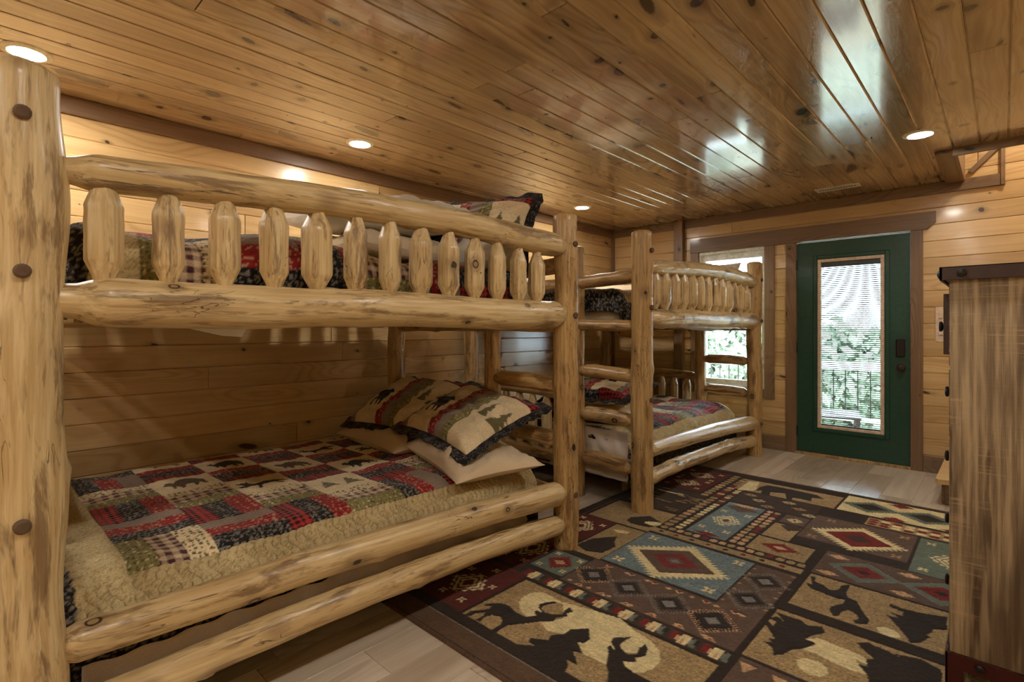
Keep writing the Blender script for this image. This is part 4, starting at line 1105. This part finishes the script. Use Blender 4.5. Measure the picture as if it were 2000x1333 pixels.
# ---------------------------------------------------------------- foot of the stair
stt = empty('staircase', (3.55, -.5, 0), label='foot of a wooden stair in the corner behind the dresser', cat='staircase')
for i in range(4):
    x = 3.27+.215*i; z = .165+.19*i
    if i == 0: pts = [(x-.03,-1.0),(x-.015,-1.02),(x+.08,-.99),(x+.30,-.99),(x+.30,-.02),(x-.03,-.02)]
    else: pts = [(x-.03,-.99),(XR-.014,-.99),(XR-.014,-.02),(x-.03,-.02)] if i == 3 else [(x-.03,-.99),(x+.24,-.99),(x+.24,-.02),(x-.03,-.02)]
    link('tread', MB().prism([(a-3.55, b+.5) for a, b in pts], z-.018+.002*i, z+.014).mesh(), M['wall'], stt)
    box('riser', x, x+.018, -.96, -.02, 0 if i == 0 else z-.19+.014, z-.018, M['trimy'], stt)
    box('stringer', x+.018, (XR-.012 if i == 3 else x+.215), -.96, -.94, 0, z-.018, M['trim'], stt)

# ---------------------------------------------------------------- outside: deck, railing, chair, trees
dk = link('deck', MB().box(-2.2, 6.5, .16, 2.66, -.26, -.145).mesh(), M['deck'], kind='structure')
me = plank(2.48, .138, .028, .004)
for i in range(60):
    link('deck_board', me, M['deck'], dk, (-2.1+.144*i, 1.41, -.115), qF)
rl = empty('deck_railing', (1.8, 2.6, -.115), label='white deck railing outside the window and door', cat='railing')
box('top_rail', -2.2, 6.4, 2.55, 2.66, .66, .775, M['white'], rl); box('bottom_rail', -2.2, 6.4, 2.59, 2.64, -.03, .02, M['white'], rl)
bme = MB().box(-.006, .006, -.006, .006, 0, .68).mesh('baluster')
for i in range(60): link('baluster', bme, M['knob'], rl, (-3.9+.142*i, .015, .10))
for x in (-1.2, 1.2, 3.6, 6.0): box('post', x-.045, x+.045, 2.56, 2.65, -.115, .80, M['white'], rl)
def outdoor_chair(x, y, rz, lab):
    t = empty('patio_chair', (x, y, -.115), rz, label=lab, cat='chair', group='dark patio chairs on the deck')
    def bb(n, *a, **k): return link(n, MB().box(*a, k.get('b', .006)).mesh(n), k.get('m', M['knob']), t)
    for sx in (-.30, .30):
        bb('arm', sx-.04, sx+.04, -.32, .30, .56, .60)
        for sy in (-.28, .28): bb('leg', sx-.03, sx+.03, sy-.03, sy+.03, 0, .56)
    for i in range(6): bb('seat_slat', -.28, .28, -.30+.1*i, -.22+.1*i, .36, .385)
    for i in range(5): bb('back_slat', -.26+.11*i, -.17+.11*i, .27, .30, .38, .96)
    bb('seat_cushion', -.25, .25, -.26, .24, .386, .46, b=.03, m=M['sheet'])
outdoor_chair(.35, 1.15, r_(20), 'dark patio chair outside the window, left one')
outdoor_chair(1.32, 1.25, r_(-10), 'dark patio chair outside the window, right one')
pt = empty('patio_table', (2.16, .98, -.115), r_(12), label='low dark slatted patio table outside the green door', cat='table')
for i in range(7): link('slat', MB().box(-.30, .30, -.30+.088*i, -.225+.088*i, .38, .40, .003).mesh(), M['iron'], pt)
for sx in (-.27, .27):
    for sy in (-.27, .27): link('leg', MB().box(sx-.02, sx+.02, sy-.02, sy+.02, 0, .38).mesh(), M['iron'], pt)
link('meadow', MB().box(-40, 30, 2.7, 60, -1.3, -1.2).mesh(), M['grass'], kind='structure').name = 'ground'
def leaf_cloud(n, rx, ry, rz, seed, s=.16):
    rs = np.random.default_rng(seed); V = []; F = []
    c = rs.normal(size=(n, 3)); c /= np.linalg.norm(c, axis=1)[:, None]; c *= rs.uniform(.45, 1, (n, 1))**.5
    lob = 1+.25*np.sin(c[:, 0]*5+seed)*np.cos(c[:, 2]*6+seed); c = c*lob[:, None]*np.array([rx, ry, rz])
    for p in c:
        a = rs.normal(size=3); a /= np.linalg.norm(a); b = np.cross(a, rs.normal(size=3)); b /= np.linalg.norm(b)
        k = s*rs.uniform(.6, 1.3); i = len(V)
        V += [p-a*k, p+b*k*.5, p+a*k, p-b*k*.5]; F.append((i, i+1, i+2, i+3))
    return mesh('foliage', V, F)
FO = [leaf_cloud(3000, 1.7, 1.5, 1.3, 5+i) for i in range(3)]
TR = [(-14,11,1.2),(-10.2,8.6,.95),(-6.6,9.0,1.0),(-3.0,8.4,.95),(.6,8.8,1.0),(4.2,8.4,.95),(-8.2,13,1.3),(-2.4,13,1.3),(3.4,13,1.3)]
for i, (x, y, s) in enumerate(TR):
    t = empty('leafy_tree', (x, y, -1.2), label='leafy green tree beyond the deck railing', cat='tree', group='trees beyond the deck')
    link('trunk', MB().lathe([(.10,0),(.08,.6),(.06,1.3)], 10).mesh('trunk', True), M['bark'], t)
    o = link('foliage', FO[i % 3], M['leaf'], t, (0, 0, 1.25*s), (0, 0, i*1.1)); o.scale = (s, s, s); o['kind'] = 'stuff'
